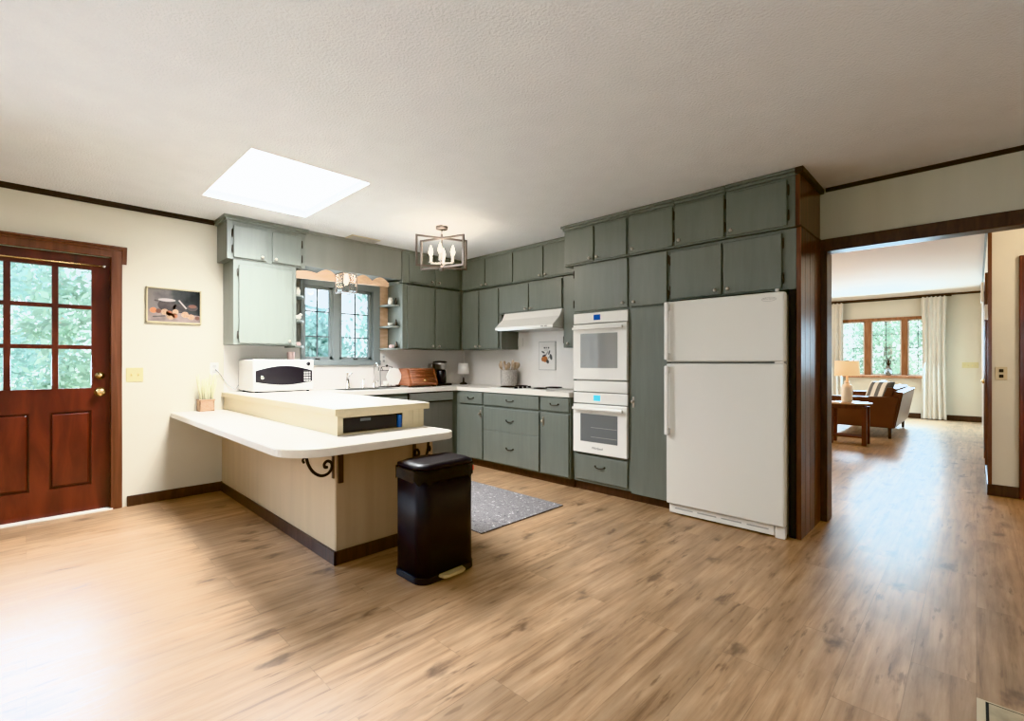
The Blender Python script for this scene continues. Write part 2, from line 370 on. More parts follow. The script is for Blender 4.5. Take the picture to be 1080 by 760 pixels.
def wall(g, axis, p0, p1, a0, a1, z0, z1, holes=(), m=None):
    As = sorted({a0, a1, *[h[0] for h in holes], *[h[1] for h in holes]}); Zs = sorted({z0, z1, *[h[2] for h in holes], *[h[3] for h in holes]})
    for i in range(len(As)-1):
        run = None
        for j in range(len(Zs)-1):
            ca, cz = (As[i]+As[i+1])/2, (Zs[j]+Zs[j+1])/2
            if any(h[0] < ca < h[1] and h[2] < cz < h[3] for h in holes): continue
            if axis == 'x': g.box(p0, p1, As[i], As[i+1], Zs[j], Zs[j+1], m)
            else: g.box(As[i], As[i+1], p0, p1, Zs[j], Zs[j+1], m)

# ------------------------------------------------------------------ setting
g = G(); g.box(-6.2, 2.6, YN-.12, YV+.2, -.08, 0); struct('floor', g, 'floor')
SK = (-4.27, -3.13, .95, 1.735)
g = G()
xs = [XL-.12, SK[0], SK[1], XR+.12]; ys = [YN-.12, SK[2], SK[3], YR+.06]
for i in range(3):
    for j in range(3):
        if i == 1 and j == 1: continue
        g.box(xs[i], xs[i+1], ys[j], ys[j+1], H, H+.08)
struct('ceiling', g, 'ceiling')
g = G(); g.box(-6.2, 2.6, YR+.06, YV+.2, 2.59, 2.67); struct('ceiling_rear', g, 'ceilingw')
# skylight: shaft and dome
g = G(); d = .02
g.box(SK[0]-d, SK[0], SK[2]-d, SK[3]+d, H+.08, H+.3); g.box(SK[1], SK[1]+d, SK[2]-d, SK[3]+d, H+.08, H+.3)
g.box(SK[0], SK[1], SK[2]-d, SK[2], H+.08, H+.3); g.box(SK[0], SK[1], SK[3], SK[3]+d, H+.08, H+.3)
sk = struct('window_4', g, 'whitep')
g = G(); g.box(SK[0], SK[1], SK[2], SK[3], H+.06, H+.075); obj('skylight_pane', g, 'dome', sk)

DOOR = (-.455, .485, 0, 2.035); WIN = (1.99, 2.80, 1.20, 2.0); PAT = (-2.75, -.95, .03, 2.05)
g = G(); wall(g, 'x', XL-.12, XL, YN-.12, YR+.12, 0, 2.6, (DOOR, WIN, PAT)); struct('wall_left', g, 'wall')
g = G(); wall(g, 'y', YR, YR+.12, XL, XR, 0, 2.6, ((-.81, XR-.01, 0, 2.03),)); struct('wall_rear', g, 'wall')
g = G(); wall(g, 'x', XR, XR+.12, YN, YR+.12, 0, 2.6); struct('wall_right', g, 'wall')
WB = (-1.6, .9, .7, 2.1)
g = G(); wall(g, 'y', YN-.12, YN, XL, XR, 0, 2.6, (WB,)); struct('wall_front', g, 'wall')
LW = (-2.22, -.72, .90, 2.11)
g = G(); wall(g, 'y', YV, YV+.14, -6.2, XH+.12, 0, 2.6, (LW,)); struct('wall_far', g, 'wall')
g = G(); wall(g, 'y', YH, YH+.1, XH, 2.6, 0, 2.6, ((.36, 1.2, 0, 2.02),)); struct('wall_hall', g, 'wall')
D2 = (7.2, 8.25, 0, 2.05)
g = G(); wall(g, 'x', XH, XH+.12, YH+.1, YV, 0, 2.6, (D2, (9.4, 11.2, .1, 2.1))); struct('wall_living', g, 'wall')
g = G(); wall(g, 'x', -6.2, -6.08, YR+.12, YV, 0, 2.6, ((7, 10, .8, 2.1),)); struct('wall_west', g, 'wall')
g = G(); wall(g, 'x', 2.48, 2.6, YR+.12, YH, 0, 2.6); struct('wall_east', g, 'wall')
# header panelling over the doorway and doorway trim
g = G(); g.box(-.84, XR-.005, YR-.012, YR, 2.09, 2.44)
for xx in (-.72, -.34, .06, .46): g.box(xx-.0015, xx+.0015, YR-.0135, YR-.011, 2.09, 2.44, None)
struct('trim_1', g, 'header')
g = G(); g.box(-.86, XR-.005, YR-.03, YR, 2.0, 2.09, None, .004); g.box(-.81, XR-.01, YR, YR+.13, 2.005, 2.03)
g.box(-.835, -.79, YR-.02, YR+.14, 0, 2.0, None, .003); struct('trim_2', g, 'trimd')
# crown strips
g = G(); g.box(XL, XL+.022, YN, 1.2, H-.03, H); g.box(XL, XL+.012, YN, 1.2, H-.04, H-.03); struct('trim_3', g, 'crownm')
g = G(); g.box(-.8, XR, YR-.02, YR, H-.03, H); g.box(-.8, XR, YR-.011, YR, H-.04, H-.03); struct('trim_4', g, 'crownm')
g = G(); g.box(-6, XH, YV-.025, YV, 2.55, 2.59); struct('trim_5', g, 'trimd')
g = G(); g.box(XH-.02, XH, YH, YV-.03, 2.55, 2.59); struct('trim_6', g, 'winpaint')
# baseboards
g = G(); g.box(XL, XL+.016, .575, 1.27, 0, .085, None, .004); struct('baseboard_left', g, 'trimd')
g = G(); g.box(-6, XH, YV-.018, YV, 0, .11, None, .004); struct('baseboard_far', g, 'trimd')
g = G(); g.box(XH-.005, .30, YH-.018, YH, 0, .10, None, .004); g.box(XH-.018, XH, YH-.018, 7.1, 0, .10, None, .004); struct('baseboard_hall', g, 'trimd')
# hall corner strip, far-right door frame, door and glazed door on the living room wall
g = G(); g.box(XH-.014, XH+.012, YH-.012, YH+.012, .1, 2.58); struct('trim_7', g, 'redc')
g = G(); g.box(.262, .36, YH-.025, YH, 0, 2.10, None, .006); g.box(.36, 1.3, YH-.025, YH, 2.02, 2.10, None, .006); struct('trim_8', g, 'red')
g = G(); g.box(.36, 1.2, YH+.03, YH+.07, .01, 2.02); d3 = struct('door_3', g, 'red')
g = G(); g.box(.46, .74, YH+.02, YH+.032, .2, .9, None, .006); g.box(.46, .74, YH+.02, YH+.032, 1.05, 1.9, None, .006); obj('door_panel', g, 'red', d3)
g = G()
for a, b in ((7.1, 7.2), (8.25, 8.35)): g.box(XH-.022, XH, a, b, 0, 2.13, None, .004)
g.box(XH-.022, XH, 7.2, 8.25, 2.05, 2.13); struct('trim_9', g, 'redc')
g = G(); g.box(XH+.03, XH+.07, 7.2, 8.25, .01, 2.05); d2 = struct('door_2', g, 'panel')
g = G(); g.lathe([(.012,0),(.012,.03),(.028,.04),(.028,.06),(.012,.07),(0,.07)], (XH+.03, 8.15, .95), (-1,0,0)); obj('door_knob', g, 'brass', d2)
g = G(); g.box(XH-.02, XH+.12, 9.32, 9.4, .1, 2.18, None, .004); g.box(XH-.02, XH+.12, 11.2, 11.28, .1, 2.18, None, .004); g.box(XH-.02, XH+.12, 9.4, 11.2, 2.1, 2.18); w5 = struct('window_5', g, 'whitep')
g = G(); g.box(XH+.05, XH+.056, 9.4, 11.2, .1, 2.1); obj('window_pane', g, 'glass', w5)

# ------------------------------------------------------------------ left exterior door
g = G(); y0, y1 = -.445, .473; xd = XL-.035
def dbox(a0, a1, z0, z1, n0=-.042, n1=0, bev=0, gg=None): (gg or g).box(xd+n0, xd+n1, a0, a1, z0, z1, None, bev)
cols = [(-.333, -.112), (-.077+.0, .140), (.175, .361)]
gy = [-.333, -.118, -.078, .133, .173, .361]
dbox(y0, -.333, .012, 2.022); dbox(.361, y1, .012, 2.022); dbox(-.333, .361, 1.912, 2.022); dbox(-.333, .361, .80, .978)
dbox(-.333, .361, .012, .217); dbox(-.104, .121, .217, .80) if False else dbox(.016, .121, .217, .80); dbox(-.333, -.225, .217, .80)
door = struct('door_1', g, 'red')
g = G()
for a, b in ((-.118, -.08), (.134, .172)): dbox(a, b, .978, 1.912, -.03, .002, .004)
for a in (1.299, 1.613): dbox(-.333, .361, a-.016, a+.016, -.03, .001, .004)
obj('glazing_bar', g, 'red', door)
g = G(); dbox(-.333, .361, .978, 1.912, -.022, -.018); obj('glass_pane', g, 'glass', door)
for a, b in ((.121, .361), (-.225, .016)):
    g = G(); dbox(a, b, .217, .80, -.03, -.022); dbox(a+.012, b-.012, .229, .788, -.024, -.005, .012); obj('door_panel', g, 'red', door)
for z, r in ((1.075, .026), (.945, .03)):
    g = G(); g.lathe([(r+.006,0),(r+.006,.006),(.013,.01),(.013,.03),(r*.8,.036),(r,.05),(r*.8,.066),(0,.07)] if z < 1 else [(r+.004,0),(r+.004,.012),(.016,.016),(.016,.03),(0,.03)], (xd, .412, z), (1,0,0)); obj('door_knob' if z < 1 else 'deadbolt', g, 'brass', door)
g = G(); g.tube([(xd+.028, -.40, 1.944), (xd+.028, .425, 1.944)], .006, 10); obj('curtain_rod', g, 'brass', door)
g = G(); g.ball((xd+.028, .436, 1.944), .013); g.tube([(xd, .40, 1.944), (xd+.028, .40, 1.944)], .005); obj('rod_finial', g, 'chrome', door)
g = G()
g.box(XL, XL+.022, .473, .545, 0, 2.03, None, .005); g.box(XL, XL+.022, -.517, -.445, 0, 2.03, None, .005); g.box(XL, XL+.022, -.517, .545, 2.022, 2.095, None, .004)
g.box(XL-.12, XL, .473, .486, 0, 2.035); g.box(XL-.12, XL, -.456, -.445, 0, 2.035)
g.box(XL, XL+.045, -.55, .575, 2.095, 2.113, None, .004); g.box(XL, XL+.033, -.54, .565, 2.078, 2.095, None, .004)
g.prism([(XL+.003, 1.985), (XL+.012, 1.975), (XL+.022, 2.0), (XL+.03, 2.05), (XL+.04, 2.095), (XL, 2.095)], 'y', .546, .574)
struct('trim_10', g, 'redc')
g = G(); g.box(XL-.1, XL+.03, -.455, .486, 0, .012, None, .003); struct('trim_11', g, 'whitep')
# unseen patio glazing further along the left wall and an added window behind, to light the room
g = G(); a, b, c_, d_ = PAT
for q in ((a, a+.06), (b-.06, b), ((a+b)/2-.04, (a+b)/2+.04)): g.box(XL-.08, XL-.02, q[0], q[1], c_, d_)
g.box(XL-.08, XL-.02, a, b, c_, c_+.07); g.box(XL-.08, XL-.02, a, b, d_-.07, d_); w6 = struct('window_6', g, 'whitep')
g = G(); g.box(XL-.055, XL-.05, a, b, c_, d_); obj('window_pane', g, 'glass', w6)
g = G(); a, b, c_, d_ = WB
for q in ((a, a+.06), (b-.06, b), ((a+b)/2-.04, (a+b)/2+.04)): g.box(q[0], q[1], YN-.08, YN-.02, c_, d_)
g.box(a, b, YN-.08, YN-.02, c_, c_+.07); g.box(a, b, YN-.08, YN-.02, d_-.07, d_); w7 = struct('fill_window', g, 'whitep')
g = G(); g.box(a, b, YN-.055, YN-.05, c_, d_); obj('window_pane', g, 'glass', w7)

# ------------------------------------------------------------------ kitchen window
g = G(); a, b, c_, d_ = WIN
g.box(XL, XL+.02, a-.02, a+.02, 1.155, 2.06, None, .004); g.box(XL, XL+.02, b-.01, b+.078, 1.155, 2.06, None, .004)
g.box(XL, XL+.02, a, b, 1.985, 2.06, None, .004); g.box(XL, XL+.035, a-.02, b+.08, 1.15, 1.205, None, .004)
g.box(XL-.12, XL, a, a+.012, c_, d_); g.box(XL-.12, XL, b-.012, b, c_, d_); g.box(XL-.12, XL, a, b, c_, c_+.012); g.box(XL-.12, XL, a, b, d_-.012, d_)
g.box(XL-.07, XL-.005, 2.325, 2.40, c_, d_, None, .004)
win = struct('window_1', g, 'winpaint')
for a0, a1 in ((2.002, 2.325), (2.40, 2.788)):
    g = G(); q = .03
    g.box(XL-.06, XL-.02, a0, a0+q, c_+.012, d_-.012); g.box(XL-.06, XL-.02, a1-q, a1, c_+.012, d_-.012); g.box(XL-.06, XL-.02, a0, a1, c_+.012, c_+.04); g.box(XL-.06, XL-.02, a0, a1, d_-.04, d_-.012)
    sash = obj('sash', g, 'winpaint', win)
    g = G(); m_ = (a0+a1)/2
    g.box(XL-.045, XL-.03, m_-.006, m_+.006, c_+.04, d_-.04)
    for z in (1.455, 1.72): g.box(XL-.045, XL-.03, a0+q, a1-q, z-.006, z+.006)
    obj('glazing_bar', g, 'muntin', sash)
    g = G(); g.box(XL-.040, XL-.036, a0+q, a1-q, c_+.04, d_-.04); obj('window_pane', g, 'glass', sash)
    g = G(); g.box(XL-.02, XL+.012, m_-.03, m_+.01, c_+.008, c_+.022, None, .003); obj('window_crank', g, 'bronze', sash)

# backsplash panels
g = G(); g.box(XL, XL+.006, 1.275, 2.878, ZC, 1.155); g.box(XL, XL+.006, 2.878, YR, ZC, 1.34); g.box(XL, XL+.006, 1.275, 1.98, 1.155, 1.34); g.box(XL+.006, -2.72, YR-.006, YR, ZC, 1.75); struct('trim_12', g, 'splash')

# ------------------------------------------------------------------ cabinets
def knob(F, a, z, parent, n=.018, mat='knob'):
    g = G(); g.lathe([(.006,0),(.005,.012),(.011,.017),(.0135,.023),(.010,.029),(0,.031)], fp(F, a, n, z), fax(F), 12); return obj('knob', g, mat, parent)
def pull(F, a, z, parent, n=.018, w=.05):
    g = G(); pts = [fp(F, a+w*math.cos(t), n+.02*math.sin(t), z-.012*math.sin(t)) for t in [math.pi*i/8 for i in range(9)]]
    g.tube(pts, .0045, 8); g.lathe([(.009,0),(.009,.004),(0,.004)], fp(F, a-w, n, z), fax(F), 8); g.lathe([(.009,0),(.009,.004),(0,.004)], fp(F, a+w, n, z), fax(F), 8)
    return obj('handle', g, 'bronze', parent)
def latch(F, a, z, parent, n=.018):
    g = G(); g.fbox(F, a-.009, a+.009, n, n+.005, z-.045, z+.045, None, .002); g.lathe([(.007,0),(.007,.016),(.013,.018),(.011,.026),(0,.028)], fp(F, a, n+.004, z+.005), fax(F), 10)
    return obj('latch', g, 'knob', parent)
def hinge(F, a, z, parent, n=.018):
    g = G(); g.tube([fp(F, a, n*.6, z-.028), fp(F, a, n*.6, z+.028)], .0055, 8); g.ball(fp(F, a, n*.6, z+.032), .005); g.ball(fp(F, a, n*.6, z-.032), .005)
    return obj('hinge', g, 'bronze', parent)
def leaf(F, a0, a1, z0, z1, parent, knobs=(), hinges=None, name='door', knob_fn=knob):
    g = G(); g.fbox(F, a0, a1, .0025, .018, z0, z1, None, .005); d = obj(name, g, 'green', parent)
    for (ka, kz) in knobs: knob_fn(F, ka, kz, d)
    if hinges is not None:
        for hz in (z0+.07, z1-.07): hinge(F, hinges, hz, d)
    return d
def carcass(F, a0, a1, depth, z0, z1, parent, mat='green', name='cabinet_case'):
    g = G(); g.fbox(F, a0, a1, -depth, 0, z0, z1, None, .0015); return obj(name, g, mat, parent)
FL = ('L', XF); FR = ('R', YF); FT = ('R', YT); FTT = ('R', YT-.022); FB = ('R', YB); FLB = ('L', XB-.03)
def base(F, a0, a1, z): return fp(F, (a0+a1)/2, 0, z)

# left wall, left of the window
c = thing('wall_cabinet', 'short two-door sage cabinet against the ceiling, left of the window above the microwave', 'cabinet', base(FL, 1.223, 1.895, 2.09), 'upper cabinets')
carcass(FL, 1.223, 1.895, .31, 2.09, 2.425, c)
leaf(FL, 1.271, 1.540, 2.105, 2.385, c, [(1.50, 2.132)], 1.262); leaf(FL, 1.592, 1.855, 2.105, 2.385, c, [(1.617, 2.132)], 1.864)
def crown(F, a0, a1, depth, parent, ends=(True, True)):
    g = G(); e0 = .03 if ends[0] else 0; e1 = .03 if ends[1] else 0
    g.fbox(F, a0-e0*.5, a1+e1*.5, -depth, .012, 2.425, 2.447, None, .003); g.fbox(F, a0-e0, a1+e1, -depth, .026, 2.447, 2.469, None, .004)
    return obj('crown_moulding', g, 'green', parent)
crown(FL, 1.223, 1.895, .31, c)
c = thing('wall_cabinet', 'tall single-door sage cabinet hanging above the microwave', 'cabinet', base(FL, 1.27, 1.81, 1.34), 'upper cabinets')
carcass(FL, 1.272, 1.812, .31, 1.34, 2.088, c); leaf(FL, 1.313, 1.773, 1.352, 2.045, c, [(1.738, 1.378)], 1.305)
# soffit panel above window with its crown
g = G(); g.box(XL, XF-.012, 1.897, 2.988, 2.12, 2.445); g.box(XL, XF+.004, 1.93, 2.988, 2.445, H-.001); struct('trim_13', g, 'soffit')
# scalloped valance
g = G(); top = []; n = 60; v0, v1 = 1.816, 2.82
for i in range(n+1):
    y = v0+(v1-v0)*i/n; u = (y-v0)/(v1-v0)
    sc = abs(math.sin(u*math.pi*5)); top.append((y, 2.062+.05*sc*(1 if u > .2 else .25)))
poly = [(v0, 1.995), (v1, 2.02)] + top[::-1]
g.prism(poly, 'x', XF-.028, XF-.006); single('window_valance', g, 'peach', 'pine valance board with a scalloped edge over the sink window', 'valance', (XF-.017, 2.4, 2.0))
# open corner shelves either side of the window
def corner_shelf(ya, yb, label, flip):
    c = thing('corner_shelf', label, 'shelf', (XL+.15, (ya+yb)/2, 1.33), 'open corner shelves')
    g = G(); g.box(XL+.001, XL+.008, min(ya, yb), max(ya, yb), 1.34, 2.09); obj('back_panel', g, 'peach' if flip else 'soffit', c)
    for z in (1.335, 1.587, 1.831, 2.085):
        pts = [(XL, ya), ] ; k = 10; rx = .27; ry = (yb-ya)
        for i in range(k+1):
            t = math.pi/2*i/k; pts.append((XL+rx*math.cos(t)**.8 if t < 1.57 else XL, ya+ry*math.sin(t)))
        g = G(); g.prism(pts, 'z', z-.009, z+.009); obj('shelf', g, 'green', c)
    return c
corner_shelf(2.985, 2.868, 'quarter-round open sage shelves right of the sink window', True)
corner_shelf(1.814, 1.965, 'narrow open sage shelves between tall left cabinet and sink window', False)
# left wall, right of the window
c = thing('wall_cabinet', 'short two-door sage cabinet by the ceiling in the far corner, right of the window', 'cabinet', base(FL, 2.99, 3.855, 2.09), 'upper cabinets')
carcass(FL, 2.99, 3.858, .31, 2.09, 2.44, c)
leaf(FL, 3.075, 3.425, 2.105, 2.42, c, [(3.385, 2.135)]); leaf(FL, 3.448, 3.80, 2.105, 2.42, c, [(3.49, 2.135)])
g = G(); g.fbox(FL, 2.988, 3.85, -.31, .008, 2.44, 2.469, None, .003); obj('crown_moulding', g, 'green', c)
c = thing('wall_cabinet', 'two-door sage cabinet in the far corner above the wooden bread box', 'cabinet', base(FL, 2.99, 3.855, 1.335), 'upper cabinets')
carcass(FL, 2.99, 3.858, .31, 1.335, 2.078, c)
leaf(FL, 3.045, 3.425, 1.345, 2.06, c, [(3.39, 1.375)]); leaf(FL, 3.448, 3.81, 1.345, 2.06, c, [(3.485, 1.375)])
# rear wall uppers
def pair(F, x0, xm, x1, z0, z1, depth, label, kz, edge=.012, fr=(0, 0), hg=False, crownon=False, kx=None):
    c = thing('wall_cabinet', label, 'cabinet', base(F, x0, x1, z0), 'upper cabinets')
    carcass(F, x0, x1, depth, z0, z1, c)
    d1 = leaf(F, x0+edge+fr[0], xm-.008, z0+.012, z1-.02, c, [(xm-.04, kz)], x0+edge+fr[0]-.004 if hg else None)
    d2 = leaf(F, xm+.008, x1-edge-fr[1], z0+.012, z1-.02, c, [(xm+.04, kz)], x1-edge-fr[1]+.004 if hg else None)
    return c
DR = .295
c = pair(FR, -4.655, -4.213, -3.747, 2.075, 2.44, DR, 'short two-door sage cabinet by the ceiling, nearest the corner on the range hood wall', 2.11)
g = G(); g.fbox(FR, -4.65, -3.747, -DR, .008, 2.44, 2.469, None, .003); obj('crown_moulding', g, 'green', c)
c = pair(FR, -3.745, -3.295, -2.83, 2.075, 2.44, DR, 'short two-door sage cabinet by the ceiling, above the range hood and its cabinet', 2.11)
g = G(); g.fbox(FR, -3.745, -2.83, -DR, .008, 2.44, 2.469, None, .003); obj('crown_moulding', g, 'green', c)
pair(FR, -4.655, -4.324, -3.975, 1.335, 2.065, DR, 'tall two-door sage cabinet in the corner above the little white lamp', 1.375)
c = pair(FR, -3.973, -3.506, -3.035, 1.735, 2.065, DR, 'two-door sage cabinet directly above the white range hood', 1.77)
c = thing('wall_cabinet', 'narrow one-door sage cabinet between range hood and double oven', 'cabinet', base(FR, -3.033, -2.72, 1.33), 'upper cabinets')
carcass(FR, -3.033, -2.725, DR, 1.33, 2.065, c); leaf(FR, -3.02, -2.735, 1.342, 2.05, c, [(-2.955, 1.372)], -3.024)
# tall bank: upper tier
c = pair(FTT, -2.80, -2.455, -2.108, 2.085, 2.425, .57, 'short two-door sage cabinet by the ceiling above the double oven', 2.12, .018)
crown(FTT, -2.80, -2.108, .57, c, (True, False))
for x0, x1, kx, lab in ((-2.106, -1.705, -2.06, 'above the pantry'), (-1.703, -1.312, -1.655, 'above the left side of the refrigerator'), (-1.31, -.862, -1.265, 'above the right side of the refrigerator')):
    last = x1 > -1
    c = thing('wall_cabinet', 'short one-door sage cabinet by the ceiling '+lab, 'cabinet', base(FTT, x0, x1, 2.085), 'upper cabinets')
    carcass(FTT, x0, x1, .57, 2.085, 2.425, c)
    leaf(FTT, x0+.006, -.908 if last else x1-.008, 2.097, 2.405, c, [(kx, 2.13)], -.901 if last else x1-.002)
    crown(FTT, x0, x1, .57, c, (False, last))
# tall bank: lower tier
c = thing('oven_cabinet', 'tall sage cabinet housing the white double oven', 'cabinet', base(FT, -2.71, -2.11, 0))
g = G()
g.fbox(FT, -2.712, -2.69, -.55, 0, .08, 2.083); g.fbox(FT, -2.125, -2.104, -.55, 0, .08, 2.083); g.fbox(FT, -2.69, -2.125, -.55, -.0, 1.635, 2.083); g.fbox(FT, -2.69, -2.125, -.55, 0, .08, .345); g.fbox(FT, -2.69, -2.125, -.55, -.53, .345, 1.635)
obj('cabinet_case', g, 'green', c)
leaf(FT, -2.69, -2.128, 1.652, 2.072, c, [(-2.165, 1.69)], -2.70)
d = leaf(FT, -2.685, -2.128, .105, .332, c, (), None, 'drawer'); pull(FT, -2.405, .245, d)
g = G(); g.fbox(FT, -2.71, -2.106, -.5, -.03, 0, .08); obj('toe_kick', g, 'trimd', c)
c = thing('pantry_cabinet', 'narrow floor-to-cabinet sage pantry between double oven and refrigerator', 'cabinet', base(FT, -2.10, -1.75, 0))
carcass(FT, -2.103, -1.752, .55, .08, 2.083, c)
leaf(FT, -2.095, -1.772, 1.652, 2.072, c, [(-2.06, 1.69)], -1.763); d = leaf(FT, -2.095, -1.762, .07, 1.64, c); latch(FT, -2.07, .845, d)
g = G(); g.fbox(FT, -2.103, -1.752, -.5, -.03, 0, .08); obj('toe_kick', g, 'trimd', c)
c = thing('wall_cabinet', 'two-door sage cabinet directly on top of the refrigerator', 'cabinet', base(FT, -1.75, -.86, 1.66), 'upper cabinets')
carcass(FT, -1.75, -.862, .55, 1.672, 2.083, c)
leaf(FT, -1.742, -1.346, 1.682, 2.058, c, [(-1.385, 1.715)], -1.747); leaf(FT, -1.33, -.946, 1.682, 2.058, c, [(-1.295, 1.715)], -.938)
g = G(); g.fbox(FT, -.905, -.864, -.02, .004, 0, 1.67); obj('gap_shade', g, 'dark', c)  # dark strip, puts the shade of the gap beside the refrigerator into colour
# dark wood end panel
c = thing('end_panel', 'dark brown wood panel closing the cabinet bank beside the doorway', 'panel', (-.845, 3.87, 0))
g = G(); g.box(-.860, -.832, YT-.004, YR-.02, 0, 2.083); 
for yy in (3.70, 3.83, 3.97): g.box(-.8325, -.831, yy-.002, yy+.002, .0, 2.08)
obj('lower_panel', g, 'panel', c)
g = G(); g.box(-.860, -.836, YT-.026, YR-.02, 2.09, 2.43); obj('upper_panel', g, 'panel', c)
g = G(); g.box(-.860, -.81, YT-.05, YR-.001, 2.43, 2.469, None, .005); obj('crown_moulding', g, 'crownm', c)
g = G(); g.box(-.860, -.826, YT-.03, YR-.001, 2.083, 2.09); obj('bead_strip', g, 'trimd', c)

# base cabinets on the rear wall
def basecab(x0, x1, name, label, drawers, doors, lat=None):
    c = thing(name, label, 'cabinet', base(FB, x0, x1, 0), 'base cabinets')
    g = G(); g.fbox(FB, x0, x1, -.59, 0, .085, .85, None, .0015); obj('cabinet_case', g, 'green', c)
    g = G(); g.fbox(FB, x0, x1, -.55, -.055, 0, .085); obj('toe_kick', g, 'trimd', c)
    for z0, z1 in drawers:
        d = leaf(FB, x0+.012, x1-.012, z0, z1, c, (), None, 'drawer'); pull(FB, (x0+x1)/2, (z0+z1)/2+.005, d)
    for z0, z1, la in doors:
        d = leaf(FB, x0+.012, x1-.012, z0, z1, c); latch(FB, la, z1-.085, d)
    return c
basecab(-4.33, -3.918, 'base_cabinet', 'sage base cabinet in the corner, one drawer over one door', [(.71, .84)], [(.10, .69, -3.955)])
basecab(-3.916, -3.083, 'drawer_cabinet', 'wide sage three-drawer base cabinet under the cooktop', [(.71, .84), (.44, .685), (.10, .44)], [])
basecab(-3.081, -2.714, 'base_cabinet', 'sage base cabinet beside the double oven, one drawer over one door', [(.71, .84)], [(.10, .69, -3.035)])
# base run under the sink
c = thing('sink_cabinet', 'sage base cabinet under the sink behind the peninsula', 'cabinet', base(FLB, 1.99, 2.88, 0), 'base cabinets')
g = G(); g.fbox(FLB, 1.99, 2.878, -.58, 0, .085, .70); g.fbox(FLB, 1.99, 2.878, -.02, 0, .70, .85); obj('cabinet_case', g, 'green', c); leaf(FLB, 2.02, 2.43, .10, .82, c, [(2.40, .75)]); leaf(FLB, 2.45, 2.86, .10, .82, c, [(2.48, .75)])
g = G(); g.fbox(FLB, 1.99, 2.878, -.5, -.055, 0, .085); obj('toe_kick', g, 'trimd', c)
c = thing('dishwasher', 'grey dishwasher under the counter near the far corner', 'dishwasher', base(FLB, 2.885, 3.48, 0))
g = G(); g.fbox(FLB, 2.885, 3.485, -.56, 0, .09, .845); obj('body', g, 'dark', c)
g = G(); g.fbox(FLB, 2.89, 3.48, 0, .022, .10, .735, None, .004); obj('door', g, 'dish', c)
g = G(); g.fbox(FLB, 2.89, 3.48, 0, .026, .745, .84, None, .004); cp = obj('control_panel', g, 'steel', c)
g = G(); g.fbox(FLB, 2.95, 3.42, .024, .04, .752, .772, None, .004); obj('handle', g, 'steel', cp)
g = G(); g.fbox(FLB, 2.885, 3.485, -.5, -.055, 0, .09); obj('toe_kick', g, 'dark', c)
c = thing('corner_filler', 'dark sage filler post in the inside corner of the base cabinets', 'cabinet', (XB-.03, 3.52, 0))
g = G(); g.box(XB-.08, XB-.03, 3.487, 3.56, .0, .85); g.box(-4.39, -4.332, 3.56, 3.6, 0, .85); obj('filler_strip', g, 'green', c)

# countertop (L-shaped, with sink cut-out)
S = (-4.86, -4.47, 2.22, 2.80)
g = G(); zt, zb = ZC, ZC-.042
g.box(XL+.006, S[0], 1.99, YR-.006, zb, zt); g.box(S[0], S[1], 1.99, S[2], zb, zt); g.box(S[0], S[1], S[3], YR-.006, zb, zt); g.box(S[1], XB, 1.99, 3.56-.02, zb, zt, None)
g.box(S[1], XB, 3.54, YR-.006, zb, zt); g.box(XB, -2.716, YB-.022, YR-.006, zb, zt)
single('countertop', g, 'counter', 'pale L-shaped worktop running under the window and past the cooktop', 'countertop', (-4.67, 3.0, ZC-.042))
c = thing('sink', 'stainless drop-in sink under the window', 'sink', (-4.66, 2.5, ZC))
g = G(); r = .018
for q in ((S[0]-r, S[0]+.01, S[2]-r, S[3]+r), (S[1]-.01, S[1]+r, S[2]-r, S[3]+r), (S[0], S[1], S[2]-r, S[2]+.01), (S[0], S[1], S[3]-.01, S[3]+r)): g.box(*q, ZC, ZC+.005, None, .0015)
obj('rim', g, 'steel', c)
g = G()
for q in ((S[0]+.004, S[0]+.008, S[2]+.004, S[3]-.004), (S[1]-.008, S[1]-.004, S[2]+.004, S[3]-.004), (S[0]+.004, S[1]-.004, S[2]+.004, S[2]+.008), (S[0]+.004, S[1]-.004, S[3]-.008, S[3]-.004)): g.box(*q, ZC-.17, ZC)
g.box(S[0]+.004, S[1]-.004, S[2]+.004, S[3]-.004, ZC-.175, ZC-.17); obj('basin', g, 'steel', c)
c = thing('faucet', 'chrome single-lever faucet behind the sink', 'faucet', (-4.925, 2.46, ZC))
g = G(); g.lathe([(.03,0),(.03,.008),(.019,.015),(.018,.10),(.014,.11),(0,.112)], (-4.925, 2.46, ZC), (0,0,1)); obj('body', g, 'chrome', c)
g = G(); g.tube([(-4.925, 2.46, ZC+.09), (-4.87, 2.43, ZC+.145), (-4.81, 2.40, ZC+.17), (-4.765, 2.38, ZC+.165)], [.014,.013,.012,.013], 10); obj('spout', g, 'chrome', c)
g = G(); g.tube([(-4.925, 2.46, ZC+.11), (-4.915, 2.475, ZC+.14), (-4.89, 2.50, ZC+.175)], [.014,.010,.007], 8); obj('lever', g, 'chrome', c)
g = G(); g.lathe([(.018,0),(.018,.006),(.013,.01),(.013,.07),(.009,.075),(.008,.10),(0,.102)], (-4.92, 2.64, ZC)); g.tube([(-4.92, 2.64, ZC+.095), (-4.87, 2.63, ZC+.098)], .007, 8)
single('soap_dispenser', g, 'chrome', 'small chrome soap dispenser between the two faucets', 'soap dispenser', (-4.92, 2.64, ZC))
c = thing('filter_tap', 'slim gooseneck filter tap right of the sink', 'faucet', (-4.92, 2.775, ZC))
g = G(); pts = [(-4.92, 2.775, ZC), (-4.92, 2.775, ZC+.22)] + [(-4.92+.05*(1-math.cos(t)), 2.775, ZC+.22+.055*math.sin(t)) for t in [math.pi*i/8 for i in range(1, 9)]] + [(-4.82, 2.775, ZC+.19)]
g.tube(pts, .007, 8); obj('spout', g, 'chrome', c)
